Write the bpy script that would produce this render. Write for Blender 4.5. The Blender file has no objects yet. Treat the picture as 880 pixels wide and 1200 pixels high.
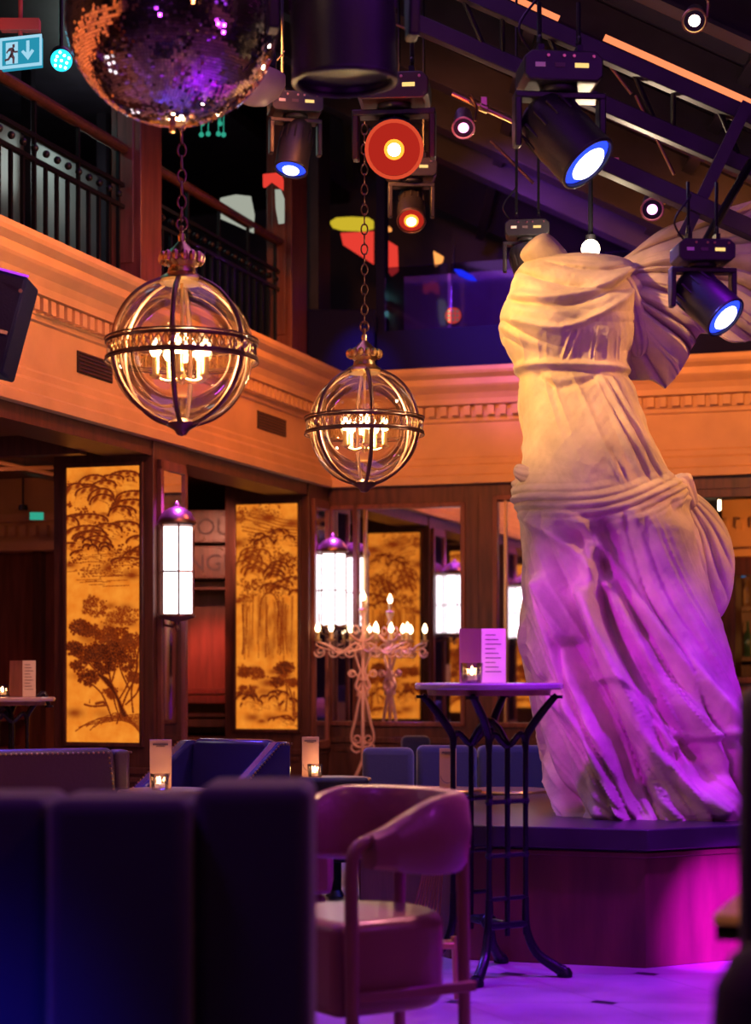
import bpy, math, random
import numpy as np
from mathutils import Vector, Matrix
C = bpy.context.scene.collection
sc = bpy.context.scene
PI = math.pi
# ------------------------------------------------------------------ camera
EYE = 1.15
cd = bpy.data.cameras.new('camera'); cam = bpy.data.objects.new('camera', cd); C.objects.link(cam)
cam.location = (0, 0, EYE); cam.rotation_euler = (PI/2, 0, 0)
cd.sensor_fit = 'VERTICAL'; cd.sensor_height = 36; cd.sensor_width = 36; cd.lens = 66
cd.shift_y = 0.154
cd.dof.use_dof = True; cd.dof.focus_distance = 8.6; cd.dof.aperture_fstop = 2.2
cd.clip_start = 0.05; cd.clip_end = 200
sc.camera = cam
# ------------------------------------------------------------------ room frame: origin in the corner, a along the back wall, b towards the viewer
AX = Vector((0.95, -0.3123, 0)).normalized(); BX = Vector((-0.3123, -0.95, 0)).normalized()
CO = Vector((-0.357, 14.27, 0)); RZ = math.atan2(AX.y, AX.x)
def R(a, b, z=0.0): return CO + AX*a + BX*b + Vector((0, 0, z))
def W(px, py, D):   # point seen at a pixel of the photograph, at distance D
    return Vector(((px-440)/2200*D, D, EYE+(785-py)/2200*D))
# ------------------------------------------------------------------ world, light, exposure
w = bpy.data.worlds.new('world'); sc.world = w; w.use_nodes = True
w.node_tree.nodes['Background'].inputs[0].default_value = (0.30, 0.13, 0.55, 1)
w.node_tree.nodes['Background'].inputs[1].default_value = 0.03
sc.view_settings.view_transform = 'Standard'; sc.view_settings.look = 'None'
sc.view_settings.gamma = 1; sc.view_settings.use_curve_mapping = False
sc.view_settings.exposure = 0.0
def spot(loc, aim, col, e, size=40, blend=.6, rad=.06, name='spot_light'):
    l = bpy.data.lights.new(name, 'SPOT'); l.energy = e; l.color = col; l.spot_size = math.radians(size); l.spot_blend = blend; l.shadow_soft_size = rad
    o = bpy.data.objects.new(name, l); C.objects.link(o); o.location = loc
    o.rotation_euler = (Vector(aim)-Vector(loc)).to_track_quat('-Z', 'Y').to_euler(); return o
def point(loc, col, e, rad=.05, name='bulb_light'):
    l = bpy.data.lights.new(name, 'POINT'); l.energy = e; l.color = col; l.shadow_soft_size = rad
    o = bpy.data.objects.new(name, l); C.objects.link(o); o.location = loc; return o
def area(loc, aim, col, e, sx, sy, name='wash_light'):
    l = bpy.data.lights.new(name, 'AREA'); l.energy = e; l.color = col; l.shape = 'RECTANGLE'; l.size = sx; l.size_y = sy
    o = bpy.data.objects.new(name, l); C.objects.link(o); o.location = loc
    o.rotation_euler = (Vector(aim)-Vector(loc)).to_track_quat('-Z', 'Y').to_euler(); return o
ORANGE = (1, .30, .055); WARM = (1, .62, .20); PURP = (.50, .10, 1); MAG = (1, .03, .75); BLUE = (.08, .10, 1); VIO = (.35, .06, 1)
# wash of the orange gallery front, left and back
for b_ in (7.4, 5.0, 2.6): spot(R(1.9, b_, 4.1), R(0, b_-.3, 2.9), (1, .26, .06), 235, 100, 1, .12)
spot(R(4.5, 11.5, 4.4), R(0, 9.4, 2.9), ORANGE, 1500, 70, 1, .15)  # three added spots, light unseen walls for the mirror ball to reflect
spot(R(5.5, 11.0, 4.2), R(8.6, 9.0, 2.9), (1, .2, .3), 900, 80, 1, .15)
spot(R(4.5, 9.0, 4.6), R(8.6, 4.0, 2.6), ORANGE, 900, 80, 1, .15)
spot(R(1.2, 4.5, 4.4), R(1.6, 0, 2.9), ORANGE, 620, 75, 1, .15)
spot(R(3.6, 3.0, 3.55), R(3.3, 0, 2.95), ORANGE, 340, 95, 1, .12)
spot(R(3.0, 8.5, 3.6), R(0, 3.4, 2.7), (.9, .05, .6), 420, 24, 1, .1)
# statue: warm from above, violet from below
spot((-1.0, 6.9, 3.45), (.98, 8.1, 2.42), (1, .50, .10), 500, 33, 1, .04)
spot((2.9, 7.5, 3.35), (1.4, 8.2, 2.3), (1, .40, .08), 230, 55, 1, .05)
spot((3.0, 6.9, 1.1), (1.3, 8.1, 1.0), (.42, .005, 1), 110, 46, 1, .04)
spot((-0.75, 6.3, 2.1), (1.3, 7.9, 1.0), (.58, .004, .92), 215, 36, 1, .04)
# floor and pedestal
spot((1.9, 6.2, 4.4), (1.0, 6.5, 0), (.36, .008, 1), 1700, 52, 1, .1)
spot((2.25, 5.6, 1.3), (1.36, 7.40, .12), (.50, .004, 1), 2600, 17, 1, .02)
# seats
spot((-1.9, 9.0, 3.2), (-.75, 7.9, .8), (.10, .06, 1), 800, 46, .8, .15)
spot((.55, 3.0, 1.7), (.72, 3.75, .66), (1, .5, .25), 45, 30, .9, .05)  # added spot, brightens the tan side table
spot((-2.6, 9.6, 3.1), (-1.7, 8.0, .8), (.18, .08, 1), 60, 40, .8, .05)
spot((1.6, 8.9, 3.5), (.35, 10, .6), (.07, .05, 1), 330, 60, .9, .1)
spot((-0.6, 1.4, 2.6), (-.9, 3.3, .3), (.03, .04, 1), 520, 22, 1, .1)
spot((0.9, 7.0, 3.4), (.05, 5.3, .6), (1, .30, .36), 300, 34, 1, .08)
spot((-1.3, 6.0, 2.8), (0.0, 5.4, .75), (.40, .06, 1), 60, 30, 1, .08)
# gallery upstairs, purple haze of light on the far parapet
spot(R(1.5, 2.0, 4.4), R(1.6, -.5, 3.9), VIO, 420, 60, 1, .1)
area((1.6, 5.6, 4.3), (1.0, 8, 0), (.42, .05, 1), 28, 4, 2)  # added violet fill, this and the next, lifts the dark hall
area((-.4, 9.0, 4.9), (-.6, 9.5, 0), (.55, .2, .9), 18, 1.2, 4)
point(R(-1.2, 4.6, 4.9), (.2, .6, .55), 8, .04); point(R(-1.5, 1.0, 4.9), (.5, .6, .55), 12, .2)  # added fill so the upper gallery does not go black
spot((-1.15, 13.2, 2.35), (-1.3, 14.6, 1.8), (1, .36, .22), 90, 60, 1, .03)  # added spot, brightens the wine crates
spot((.8, 12.2, 2.2), (-.1, 13.86, 1.3), (1, .5, .4), 90, 40, 1, .05)  # added spot, brightens the candelabrum
area(R(-1.6, 5, 2.55), R(-1.6, 5, 0), (.9, .35, .45), 16, 1.5, 6)
point((-1.2, 3.2, 2.6), (.5, .05, 1), 25, .16); point((1.5, 2.5, 3.2), (1, .3, .1), 25, .14); point((2.6, 4.0, 2.2), (.7, .05, 1), 30, .15); point((-1.5, 4.5, 4.2), (1, .6, .3), 14, .10)  # added unseen lamps, bright points for the mirror ball to reflect
spot(R(-1.6, 2.4, 4.9), R(-2.6, 2.0, 3.7), (.75, .85, .8), 30, 70, 1, .1)
# red shelf between the pillars
spot(R(-1.0, 2.3, 2.3), R(-2.2, 1.6, 1.0), (1, .06, .03), 40, 60, 1, .05)
# ------------------------------------------------------------------ materials
M = {}
def mat(n, col, rough=.5, metal=0, emit=None, es=0, bump=0, bscale=40, var=0, vscale=6, stretch=(1,1,1), coat=0, spec=None, sheen=0):
    m = bpy.data.materials.new(n); m.use_nodes = True; nt = m.node_tree; b = nt.nodes['Principled BSDF']
    b.inputs['Base Color'].default_value = (*col, 1); b.inputs['Roughness'].default_value = rough; b.inputs['Metallic'].default_value = metal
    if coat: b.inputs['Coat Weight'].default_value = coat; b.inputs['Coat Roughness'].default_value = .12
    if sheen: b.inputs['Sheen Weight'].default_value = sheen
    if spec is not None: b.inputs['Specular IOR Level'].default_value = spec
    if emit: b.inputs['Emission Color'].default_value = (*emit, 1); b.inputs['Emission Strength'].default_value = es
    if bump or var:
        tc = nt.nodes.new('ShaderNodeTexCoord'); mp = nt.nodes.new('ShaderNodeMapping'); mp.inputs['Scale'].default_value = stretch
        nt.links.new(tc.outputs['Object'], mp.inputs['Vector'])
    if var:
        n1 = nt.nodes.new('ShaderNodeTexNoise'); n1.inputs['Scale'].default_value = vscale; n1.inputs['Detail'].default_value = 6
        nt.links.new(mp.outputs[0], n1.inputs['Vector'])
        r = nt.nodes.new('ShaderNodeValToRGB'); r.color_ramp.elements[0].position = .3; r.color_ramp.elements[1].position = .7
        r.color_ramp.elements[0].color = (*[c*(1-var) for c in col], 1); r.color_ramp.elements[1].color = (*[min(1, c*(1+var*.6)) for c in col], 1)
        nt.links.new(n1.outputs['Fac'], r.inputs[0]); nt.links.new(r.outputs[0], b.inputs['Base Color'])
    if bump:
        n2 = nt.nodes.new('ShaderNodeTexNoise'); n2.inputs['Scale'].default_value = bscale; n2.inputs['Detail'].default_value = 4
        nt.links.new(mp.outputs[0], n2.inputs['Vector'])
        bp = nt.nodes.new('ShaderNodeBump'); bp.inputs['Strength'].default_value = bump; bp.inputs['Distance'].default_value = .01
        nt.links.new(n2.outputs['Fac'], bp.inputs['Height']); nt.links.new(bp.outputs[0], b.inputs['Normal'])
    M[n] = m; return m
def emis(n, col, s):
    m = bpy.data.materials.new(n); m.use_nodes = True; nt = m.node_tree; nt.nodes.clear()
    e = nt.nodes.new('ShaderNodeEmission'); e.inputs[0].default_value = (*col, 1); e.inputs[1].default_value = s
    o = nt.nodes.new('ShaderNodeOutputMaterial'); nt.links.new(e.outputs[0], o.inputs[0]); M[n] = m; return m
mat('wood_dark', (.085, .028, .018), .38, var=.5, vscale=5, stretch=(6, 6, .6), bump=.15, bscale=30)
mat('wood_red', (.16, .05, .035), .35, var=.4, vscale=5, stretch=(6, 6, .6), bump=.1, bscale=30)
mat('wood_plinth', (.12, .035, .03), .42, var=.35, vscale=3, stretch=(4, 4, .7), bump=.1, bscale=20)
mat('cream_paint', (.62, .38, .17), .55, var=.15, vscale=3, bump=.1, bscale=15)
mat('black_metal', (.012, .012, .016), .38, .6, bump=.1, bscale=60)
mat('fixture_black', (.018, .016, .02), .42, .1, bump=.1, bscale=80)
mat('iron_blue', (.02, .018, .035), .32, .7, bump=.25, bscale=50)
mat('roof_dark', (.030, .022, .038), .5, .3, var=.4, vscale=4)
mat('roof_glass', (.04, .03, .055), .25, .1, coat=.2)
mat('navy', (.022, .017, .08), .85, sheen=.5, bump=.15, bscale=90)
mat('navy_leather', (.03, .02, .13), .2, bump=.12, bscale=60, coat=.3)
mat('dark_leather', (.045, .02, .032), .38, bump=.12, bscale=60)
mat('tub_leather', (.22, .085, .10), .34, bump=.15, bscale=45, coat=.15)
mat('black_velvet', (.010, .009, .016), .7, bump=.1, bscale=60)
mat('brass', (.72, .47, .22), .28, 1, bump=.1, bscale=30)
mat('bronze', (.20, .10, .07), .33, .9, bump=.1, bscale=40)
mat('gilt', (.80, .48, .36), .4, .3, bump=.3, bscale=50)
mat('stone', (.66, .56, .44), .72, var=.35, vscale=5, bump=.35, bscale=38)
mat('slab', (.035, .03, .045), .3, var=.3, bump=.05)
mat('mirror', (.80, .76, .78), .02, 1)
mat('mirror_tile', (.86, .80, .82), .05, 1)
mat('grout', (.03, .02, .03), .6, .3)
mat('table_top', (.42, .34, .42), .25, var=.2, coat=.4)
mat('wood_table', (.36, .20, .11), .3, var=.3, vscale=4, stretch=(1, 8, 1), coat=.3)
mat('menu_card', (.42, .24, .20), .5, var=.12)
mat('paper', (.78, .70, .62), .7, var=.08)
mat('ink_text', (.10, .06, .07), .6)
mat('candle_wax', (.85, .75, .55), .5)
mat('gold_sleeve', (.75, .55, .22), .35, .6)
mat('white_plastic', (.30, .22, .22), .4)
mat('darkroom', (.05, .035, .07), .8, var=.4, vscale=1.2)
mat('grey_panel', (.25, .27, .27), .35, var=.4, vscale=1.5)
mat('speaker_navy', (.005, .004, .04), .8, bump=.2, bscale=120, spec=.15)
mat('red_cloth', (.5, .06, .05), .7)
mat('bottle_glass', (.25, .14, .05), .1, coat=.5)
mat('bottle_green', (.05, .12, .06), .1, coat=.5)
emis('lantern_white', (1, .90, .96), 3.2); emis('bulb', (1, .70, .36), 26); emis('flame', (1, .75, .4), 14)
emis('lens_blue', (.02, .05, 1), 2.2); emis('lens_white', (.75, .72, 1), 6)
emis('lens_orange', (.8, .035, .02), .55); emis('lens_amber', (1, .22, .02), 3); emis('lens_core', (1, .72, .25), 20); emis('lamp_hot', (1, .80, .5), 14)
emis('lens_pink', (1, .35, .75), 4); emis('orange_glow', (1, .10, .04), .7)
emis('exit_teal', (.02, .28, .42), 1.0); emis('exit_white', (.42, .80, 1), .85)
emis('led_teal', (.02, .55, .75), 2.0); emis('led_green', (.0, .5, .25), 1.2); emis('led_white', (.7, .95, 1), 5); emis('led_red', (1, .10, .06), 1.6)
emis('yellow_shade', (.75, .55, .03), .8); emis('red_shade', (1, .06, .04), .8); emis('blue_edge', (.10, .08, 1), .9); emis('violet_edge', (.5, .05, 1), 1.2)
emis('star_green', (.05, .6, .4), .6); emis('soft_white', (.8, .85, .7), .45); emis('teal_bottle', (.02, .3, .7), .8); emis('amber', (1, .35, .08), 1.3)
emis('orange_tube', (1, .25, .10), 1.3); emis('mini_display', (1, .62, .2), 1.2)
def glass_mat(n, tint, refl=.12, rough=0.0):   # thin clear pane: transparent with a fresnel reflection
    m = bpy.data.materials.new(n); m.use_nodes = True; nt = m.node_tree; nt.nodes.clear()
    t = nt.nodes.new('ShaderNodeBsdfTransparent'); t.inputs[0].default_value = (*tint, 1)
    g = nt.nodes.new('ShaderNodeBsdfGlossy'); g.inputs['Roughness'].default_value = rough
    lw = nt.nodes.new('ShaderNodeLayerWeight'); lw.inputs[0].default_value = .35
    mr = nt.nodes.new('ShaderNodeMath'); mr.operation = 'MULTIPLY_ADD'; mr.inputs[1].default_value = .75; mr.inputs[2].default_value = refl
    nt.links.new(lw.outputs['Fresnel'], mr.inputs[0])
    mx = nt.nodes.new('ShaderNodeMixShader'); nt.links.new(mr.outputs[0], mx.inputs[0]); nt.links.new(t.outputs[0], mx.inputs[1]); nt.links.new(g.outputs[0], mx.inputs[2])
    o = nt.nodes.new('ShaderNodeOutputMaterial'); nt.links.new(mx.outputs[0], o.inputs[0]); M[n] = m; return m
glass_mat('globe_glass', (.97, .93, .86), .02, .01); glass_mat('pane_glass', (.55, .5, .7), .06, .05); glass_mat('cup_glass', (.95, .92, .9), .08, .02)
def floor_mat():
    m = bpy.data.materials.new('floor_tile'); m.use_nodes = True; nt = m.node_tree; L = nt.links; N = nt.nodes.new; b = nt.nodes['Principled BSDF']
    tc = N('ShaderNodeTexCoord'); sp = N('ShaderNodeSeparateXYZ'); L.new(tc.outputs['Object'], sp.inputs[0])
    def mth(op, a, c=None, d=None):
        n = N('ShaderNodeMath'); n.operation = op
        for i, v in enumerate((a, c, d)):
            if v is None: continue
            if isinstance(v, (int, float)): n.inputs[i].default_value = v
            else: L.new(v, n.inputs[i])
        return n.outputs[0]
    y = mth('MULTIPLY_ADD', sp.outputs['Y'], -1/.61, 6.49/.61)
    x = mth('SUBTRACT', mth('MULTIPLY_ADD', sp.outputs['X'], 1/.503, -.79/.503), mth('MULTIPLY', y, .537))
    def fr(v): return mth('ABSOLUTE', mth('SUBTRACT', mth('FRACT', mth('ADD', v, .5)), .5))
    fx, fy = fr(x), fr(y)
    dia = mth('LESS_THAN', mth('ADD', mth('MULTIPLY', fx, 1.0), mth('MULTIPLY', fy, 1.35)), .105)
    n1 = N('ShaderNodeTexNoise'); n1.inputs['Scale'].default_value = 3; n1.inputs['Detail'].default_value = 8; L.new(tc.outputs['Object'], n1.inputs['Vector'])
    r = N('ShaderNodeValToRGB'); r.color_ramp.elements[0].position = .35; r.color_ramp.elements[1].position = .65
    r.color_ramp.elements[0].color = (.24, .16, .24, 1); r.color_ramp.elements[1].color = (.40, .30, .38, 1); L.new(n1.outputs['Fac'], r.inputs[0])
    ln = mth('LESS_THAN', mth('MINIMUM', fx, fy), .006)
    mx0 = N('ShaderNodeMix'); mx0.data_type = 'RGBA'; L.new(ln, mx0.inputs[0]); L.new(r.outputs[0], mx0.inputs[6]); mx0.inputs[7].default_value = (.17, .12, .16, 1)
    mx = N('ShaderNodeMix'); mx.data_type = 'RGBA'; L.new(dia, mx.inputs[0]); L.new(mx0.outputs[2], mx.inputs[6]); mx.inputs[7].default_value = (.02, .015, .03, 1)
    L.new(mx.outputs[2], b.inputs['Base Color']); b.inputs['Roughness'].default_value = .33
    M['floor_tile'] = m
floor_mat()
def panel_mat():
    m = bpy.data.materials.new('backlit_panel'); m.use_nodes = True; nt = m.node_tree; nt.nodes.clear(); L = nt.links; N = nt.nodes.new
    at = N('ShaderNodeAttribute'); at.attribute_name = 'ink'
    tc = N('ShaderNodeTexCoord'); n = N('ShaderNodeTexNoise'); n.inputs['Scale'].default_value = 14; n.inputs['Detail'].default_value = 5; L.new(tc.outputs['Object'], n.inputs['Vector'])
    r0 = N('ShaderNodeValToRGB'); r0.color_ramp.elements[0].position = .3; r0.color_ramp.elements[1].position = .7
    r0.color_ramp.elements[0].color = (.78, .19, .014, 1); r0.color_ramp.elements[1].color = (.92, .29, .028, 1); L.new(n.outputs['Fac'], r0.inputs[0])
    r = N('ShaderNodeValToRGB'); cr = r.color_ramp; cr.elements[0].position = 0; cr.elements[0].color = (1, 1, 1, 1); cr.elements[1].position = 1; cr.elements[1].color = (.035, .02, .15, 1)
    e = cr.elements.new(.42); e.color = (.30, .14, .2, 1)
    L.new(at.outputs['Fac'], r.inputs[0])
    mx = N('ShaderNodeMix'); mx.data_type = 'RGBA'; mx.blend_type = 'MULTIPLY'; mx.inputs[0].default_value = 1; L.new(r0.outputs[0], mx.inputs[6]); L.new(r.outputs[0], mx.inputs[7])
    em = N('ShaderNodeEmission'); em.inputs[1].default_value = 1.0; L.new(mx.outputs[2], em.inputs[0])
    o = N('ShaderNodeOutputMaterial'); L.new(em.outputs[0], o.inputs[0]); M['backlit_panel'] = m
panel_mat()
# ------------------------------------------------------------------ mesh builder
def basis(d):
    d = Vector(d).normalized(); u = Vector((0, 0, 1)) if abs(d.z) < .95 else Vector((1, 0, 0))
    x = d.cross(u).normalized(); return x, d.cross(x).normalized()
class MB:
    def __init__(s): s.v = []; s.f = []; s.m = []; s.mi = 0; s.mats = []
    def mt(s, name):
        if name not in s.mats: s.mats.append(name)
        s.mi = s.mats.index(name); return s
    def add(s, vs, fs):
        n = len(s.v); s.v += [tuple(x) for x in vs]; s.f += [tuple(n+i for i in f) for f in fs]; s.m += [s.mi]*len(fs)
    def box(s, c, d, rz=0, fn=None, tf=None):
        x, y, z = d[0]/2, d[1]/2, d[2]/2
        vs = [Vector((sx*x, sy*y, sz*z)) for sz in (-1, 1) for sy in (-1, 1) for sx in (-1, 1)]
        if tf: vs = [tf @ v for v in vs]
        elif rz: q = Matrix.Rotation(rz, 3, 'Z'); vs = [q @ v for v in vs]
        s.add([v+Vector(c) for v in vs], [(0, 2, 3, 1), (4, 5, 7, 6), (0, 1, 5, 4), (2, 6, 7, 3), (0, 4, 6, 2), (1, 3, 7, 5)]); return s
    def rbox(s, c, d, a0, a1, b0=None): pass
    def room(s, a0, a1, b0, b1, z0, z1):   # box in the room's own directions
        return s.box(R((a0+a1)/2, (b0+b1)/2, (z0+z1)/2), (abs(a1-a0), abs(b1-b0), abs(z1-z0)), RZ)
    def prism(s, pts, z0, z1):
        n = len(pts); s.add([(p[0], p[1], z0) for p in pts]+[(p[0], p[1], z1) for p in pts],
            [tuple(range(n))[::-1], tuple(range(n, 2*n))]+[(i, (i+1) % n, n+(i+1) % n, n+i) for i in range(n)]); return s
    def extr(s, poly, o, ux, uy, dv):      # polygon in plane (o,ux,uy) extruded by dv
        n = len(poly); P = [Vector(o)+Vector(ux)*p[0]+Vector(uy)*p[1] for p in poly]; dv = Vector(dv)
        s.add(P+[p+dv for p in P], [tuple(range(n))[::-1], tuple(range(n, 2*n))]+[(i, (i+1) % n, n+(i+1) % n, n+i) for i in range(n)]); return s
    def cyl(s, p, q, r0, r1=None, n=16, caps=True):
        p, q = Vector(p), Vector(q); r1 = r0 if r1 is None else r1; x, y = basis(q-p)
        vs = [p+(x*math.cos(t)+y*math.sin(t))*r0 for t in [2*PI*i/n for i in range(n)]]+[q+(x*math.cos(t)+y*math.sin(t))*r1 for t in [2*PI*i/n for i in range(n)]]
        fs = [(i, (i+1) % n, n+(i+1) % n, n+i) for i in range(n)]
        if caps: fs += [tuple(range(n))[::-1], tuple(range(n, 2*n))]
        s.add(vs, fs); return s
    def lathe(s, prof, o, n=24, axis=(0, 0, 1)):   # prof: (r, h)
        o = Vector(o); ax = Vector(axis).normalized(); x, y = basis(ax); vs = []; fs = []
        for r, h in prof:
            for i in range(n):
                t = 2*PI*i/n; vs.append(o+ax*h+(x*math.cos(t)+y*math.sin(t))*max(r, 1e-4))
        for j in range(len(prof)-1):
            for i in range(n): fs.append((j*n+i, j*n+(i+1) % n, (j+1)*n+(i+1) % n, (j+1)*n+i))
        fs += [tuple(range(n))[::-1], tuple((len(prof)-1)*n+i for i in range(n))]
        s.add(vs, fs); return s
    def sph(s, c, r, n=16, sc=(1, 1, 1)):
        k = n//2; vs = []; fs = []; c = Vector(c)
        for j in range(k+1):
            ph = PI*j/k
            for i in range(n):
                t = 2*PI*i/n; vs.append(c+Vector((r*sc[0]*math.sin(ph)*math.cos(t), r*sc[1]*math.sin(ph)*math.sin(t), r*sc[2]*math.cos(ph))))
        for j in range(k):
            for i in range(n): fs.append((j*n+i, (j+1)*n+i, (j+1)*n+(i+1) % n, j*n+(i+1) % n))
        s.add(vs, fs); return s
    def tube(s, pts, r, n=8, closed=False, flat=None):  # r number or list
        P = [Vector(p) for p in pts]; m = len(P); rs = r if isinstance(r, (list, tuple)) else [r]*m
        vs = []; fs = []; up = None
        for i in range(m):
            a = P[(i-1) % m] if (closed or i > 0) else P[i]; b = P[(i+1) % m] if (closed or i < m-1) else P[i]
            d = (b-a).normalized()
            if up is None: x, y = basis(d)
            else:
                y = (up-d*up.dot(d)); y = y.normalized() if y.length > 1e-6 else basis(d)[1]; x = y.cross(d).normalized()
            up = y
            for k in range(n):
                t = 2*PI*k/n; vs.append(P[i]+(x*math.cos(t)*(flat or 1)+y*math.sin(t))*rs[i])
        for i in range(m if closed else m-1):
            for k in range(n):
                j = (i+1) % m; fs.append((i*n+k, i*n+(k+1) % n, j*n+(k+1) % n, j*n+k))
        if not closed: fs += [tuple(range(n))[::-1], tuple((m-1)*n+k for k in range(n))]
        s.add(vs, fs); return s
    def build(s, name, material=None, parent=None, smooth=False, bev=0, loc=None, seg=2):
        me = bpy.data.meshes.new(name)
        if loc is None: loc = Vector((0, 0, 0)) if parent is None or not hasattr(parent, 'get') else parent_world(parent)
        loc = Vector(loc)
        me.from_pydata([(x[0]-loc.x, x[1]-loc.y, x[2]-loc.z) for x in s.v], [], s.f); me.validate()
        o = bpy.data.objects.new(name, me); C.objects.link(o)
        for q in (s.mats or [material]): me.materials.append(M[q])
        if s.mats and len(me.polygons) == len(s.m): me.polygons.foreach_set('material_index', s.m)
        if smooth: smoothing(me)
        if parent is None: o.location = loc; o['_w'] = tuple(loc)
        else: o.parent = parent; o['_w'] = tuple(loc)
        if bev:
            b = o.modifiers.new('bevel', 'BEVEL'); b.width = bev; b.segments = seg; b.limit_method = 'ANGLE'; b.angle_limit = math.radians(40); smoothing(me)
        return o
def smoothing(me, ang=38):
    me.polygons.foreach_set('use_smooth', [True]*len(me.polygons)); me.set_sharp_from_angle(angle=math.radians(ang))
def parent_world(p): return Vector(p['_w'])
def empty(name, loc, label=None, cat=None, group=None):
    o = bpy.data.objects.new(name, None); C.objects.link(o); o.location = loc; o.empty_display_size = .1; o['_w'] = tuple(loc)
    if label: tag(o, label, cat, group)
    return o
def tag(o, label, cat, group=None):
    o['label'] = label; o['category'] = cat
    if group: o['group'] = group
    return o
def struct(o): o['kind'] = 'structure'; return o
def copy_tree(o, loc, rz=0, label=None, group=None):
    c = o.copy(); C.objects.link(c); c.location = loc; c.rotation_euler = (0, 0, rz)
    if label: c['label'] = label
    if group: c['group'] = group
    def rec(src, dst):
        for ch in src.children:
            d = ch.copy(); C.objects.link(d); d.parent = dst; rec(ch, d)
    rec(o, c); return c
def smooth_curve(pts, n=8, closed=False):   # Catmull-Rom
    P = [Vector(p) for p in pts]; m = len(P); out = []
    for i in range(m if closed else m-1):
        p0 = P[(i-1) % m] if (closed or i > 0) else P[i]; p1 = P[i]; p2 = P[(i+1) % m]; p3 = P[(i+2) % m] if (closed or i+2 < m) else P[(i+1) % m]
        for k in range(n):
            t = k/n; out.append(.5*((2*p1)+(p2-p0)*t+(2*p0-5*p1+4*p2-p3)*t*t+(3*p1-p0-3*p2+p3)*t**3))
    if not closed: out.append(P[-1])
    return out
def text_mesh(name, body, size, loc, rot, material, parent, depth=.003):
    cu = bpy.data.curves.new(name, 'FONT'); cu.body = body; cu.size = size; cu.extrude = depth; cu.align_x = 'CENTER'; cu.align_y = 'CENTER'
    t = bpy.data.objects.new(name, cu); C.objects.link(t); t.rotation_euler = rot
    bpy.context.view_layer.update(); dg = bpy.context.evaluated_depsgraph_get()
    me = bpy.data.meshes.new_from_object(t.evaluated_get(dg)); bpy.data.objects.remove(t)
    o = bpy.data.objects.new(name, me); C.objects.link(o); me.materials.clear(); me.materials.append(M[material])
    o.rotation_euler = rot; o.parent = parent; o.location = Vector(loc)-parent_world(parent); o['_w'] = tuple(loc); return o
# ------------------------------------------------------------------ structure
def slab_obj(name, *boxes, m='wood_dark', bev=0):
    b = MB()
    for x in boxes: b.room(*x)
    return struct(b.build(name, m, loc=(0, 0, 0), bev=bev))
slab_obj('floor', (-5, 9, -6, 16.5, -.2, 0), m='floor_tile')
# the gallery front: a moulded cream entablature, left and back
def entablature(name, along, s0, s1, face, m='cream_paint'):
    prof = [(-.02, 2.53), (.05, 2.53), (.05, 2.585), (.03, 2.60), (.03, 2.66), (.012, 2.68), (.012, 2.715), (0, 2.73), (0, 2.98), (.015, 2.99), (.015, 3.015), (.02, 3.02), (.02, 3.105), (.075, 3.11),
            (.08, 3.15), (.10, 3.19), (.14, 3.23), (.15, 3.245), (.15, 3.29), (.19, 3.32), (.20, 3.34), (.20, 3.37), (-.30, 3.37), (-.30, 2.53)]
    b = MB(); n = len(prof); vs = []
    for s in (s0, s1):
        for off, z in prof: vs.append(R(off, s, z) if along == 'b' else R(s, off, z))
    b.add(vs, [tuple(range(n)), tuple(range(n, 2*n))[::-1]]+[(i, (i+1) % n, n+(i+1) % n, n+i) for i in range(n)])
    k = int(abs(s1-s0)/.09)
    for i in range(k):
        s = s0+(s1-s0)*(i+.5)/k
        if along == 'b': b.room(.02, .065, s-.026, s+.026, 3.03, 3.10)
        else: b.room(s-.026, s+.026, .02, .065, 3.03, 3.10)
    return struct(b.build(name, m, loc=(0, 0, 0)))
entablature('trim_1', 'b', -.3, 16, 0); entablature('trim_2', 'a', -.3, 8.5, 0)
# header below, gallery slab above, ground floor ceiling
slab_obj('trim_3', (-.30, -.01, -.3, 16, 2.44, 2.54), (-.3, 8.5, -.30, -.01, 2.44, 2.54))
slab_obj('ceiling', (-5, -.28, -6, 16.3, 2.60, 2.8), m='wood_dark')
slab_obj('ceiling_rear', (-.28, 8.9, -6, -.28, 2.60, 2.8), m='wood_dark')
# outer walls
slab_obj('wall_left', (-5.1, -4.9, -6, 16.4, 0, 7), m='darkroom')
slab_obj('wall_back', (-5, 9, -6.2, -6, 0, 7), m='darkroom')
slab_obj('wall_right', (8.9, 9.1, -6, 16.4, 0, 7), m='darkroom')
slab_obj('wall_front', (-5, 9, 16.3, 16.5, 0, 7), m='darkroom')
# ground-floor piers on the left side
def pier(name, b0, b1, a0=-.67):
    q = MB(); q.room(a0, 0, b0, b1, 0, 2.54)
    q.room(a0-.02, .02, b0-.02, b1+.02, 0, .14); q.room(a0, .012, b0, b1+.012, .52, .56)
    # recessed panel frames on the front face
    for z0, z1 in ((.18, .5),):
        q.room(a0+.08, -.08, b1, b1+.012, z0, z0+.03); q.room(a0+.08, -.08, b1, b1+.012, z1-.03, z1)
    return struct(q.build(name, 'wood_dark', loc=(0, 0, 0), bev=.004))
PB = [(2.643, 3.134), (.0, .431), (5.35, 5.84), (8.05, 8.54), (10.75, 11.24)]
for i, (b0, b1) in enumerate(PB): pier('trim_%d' % (4+i), b0, b1)
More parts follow.
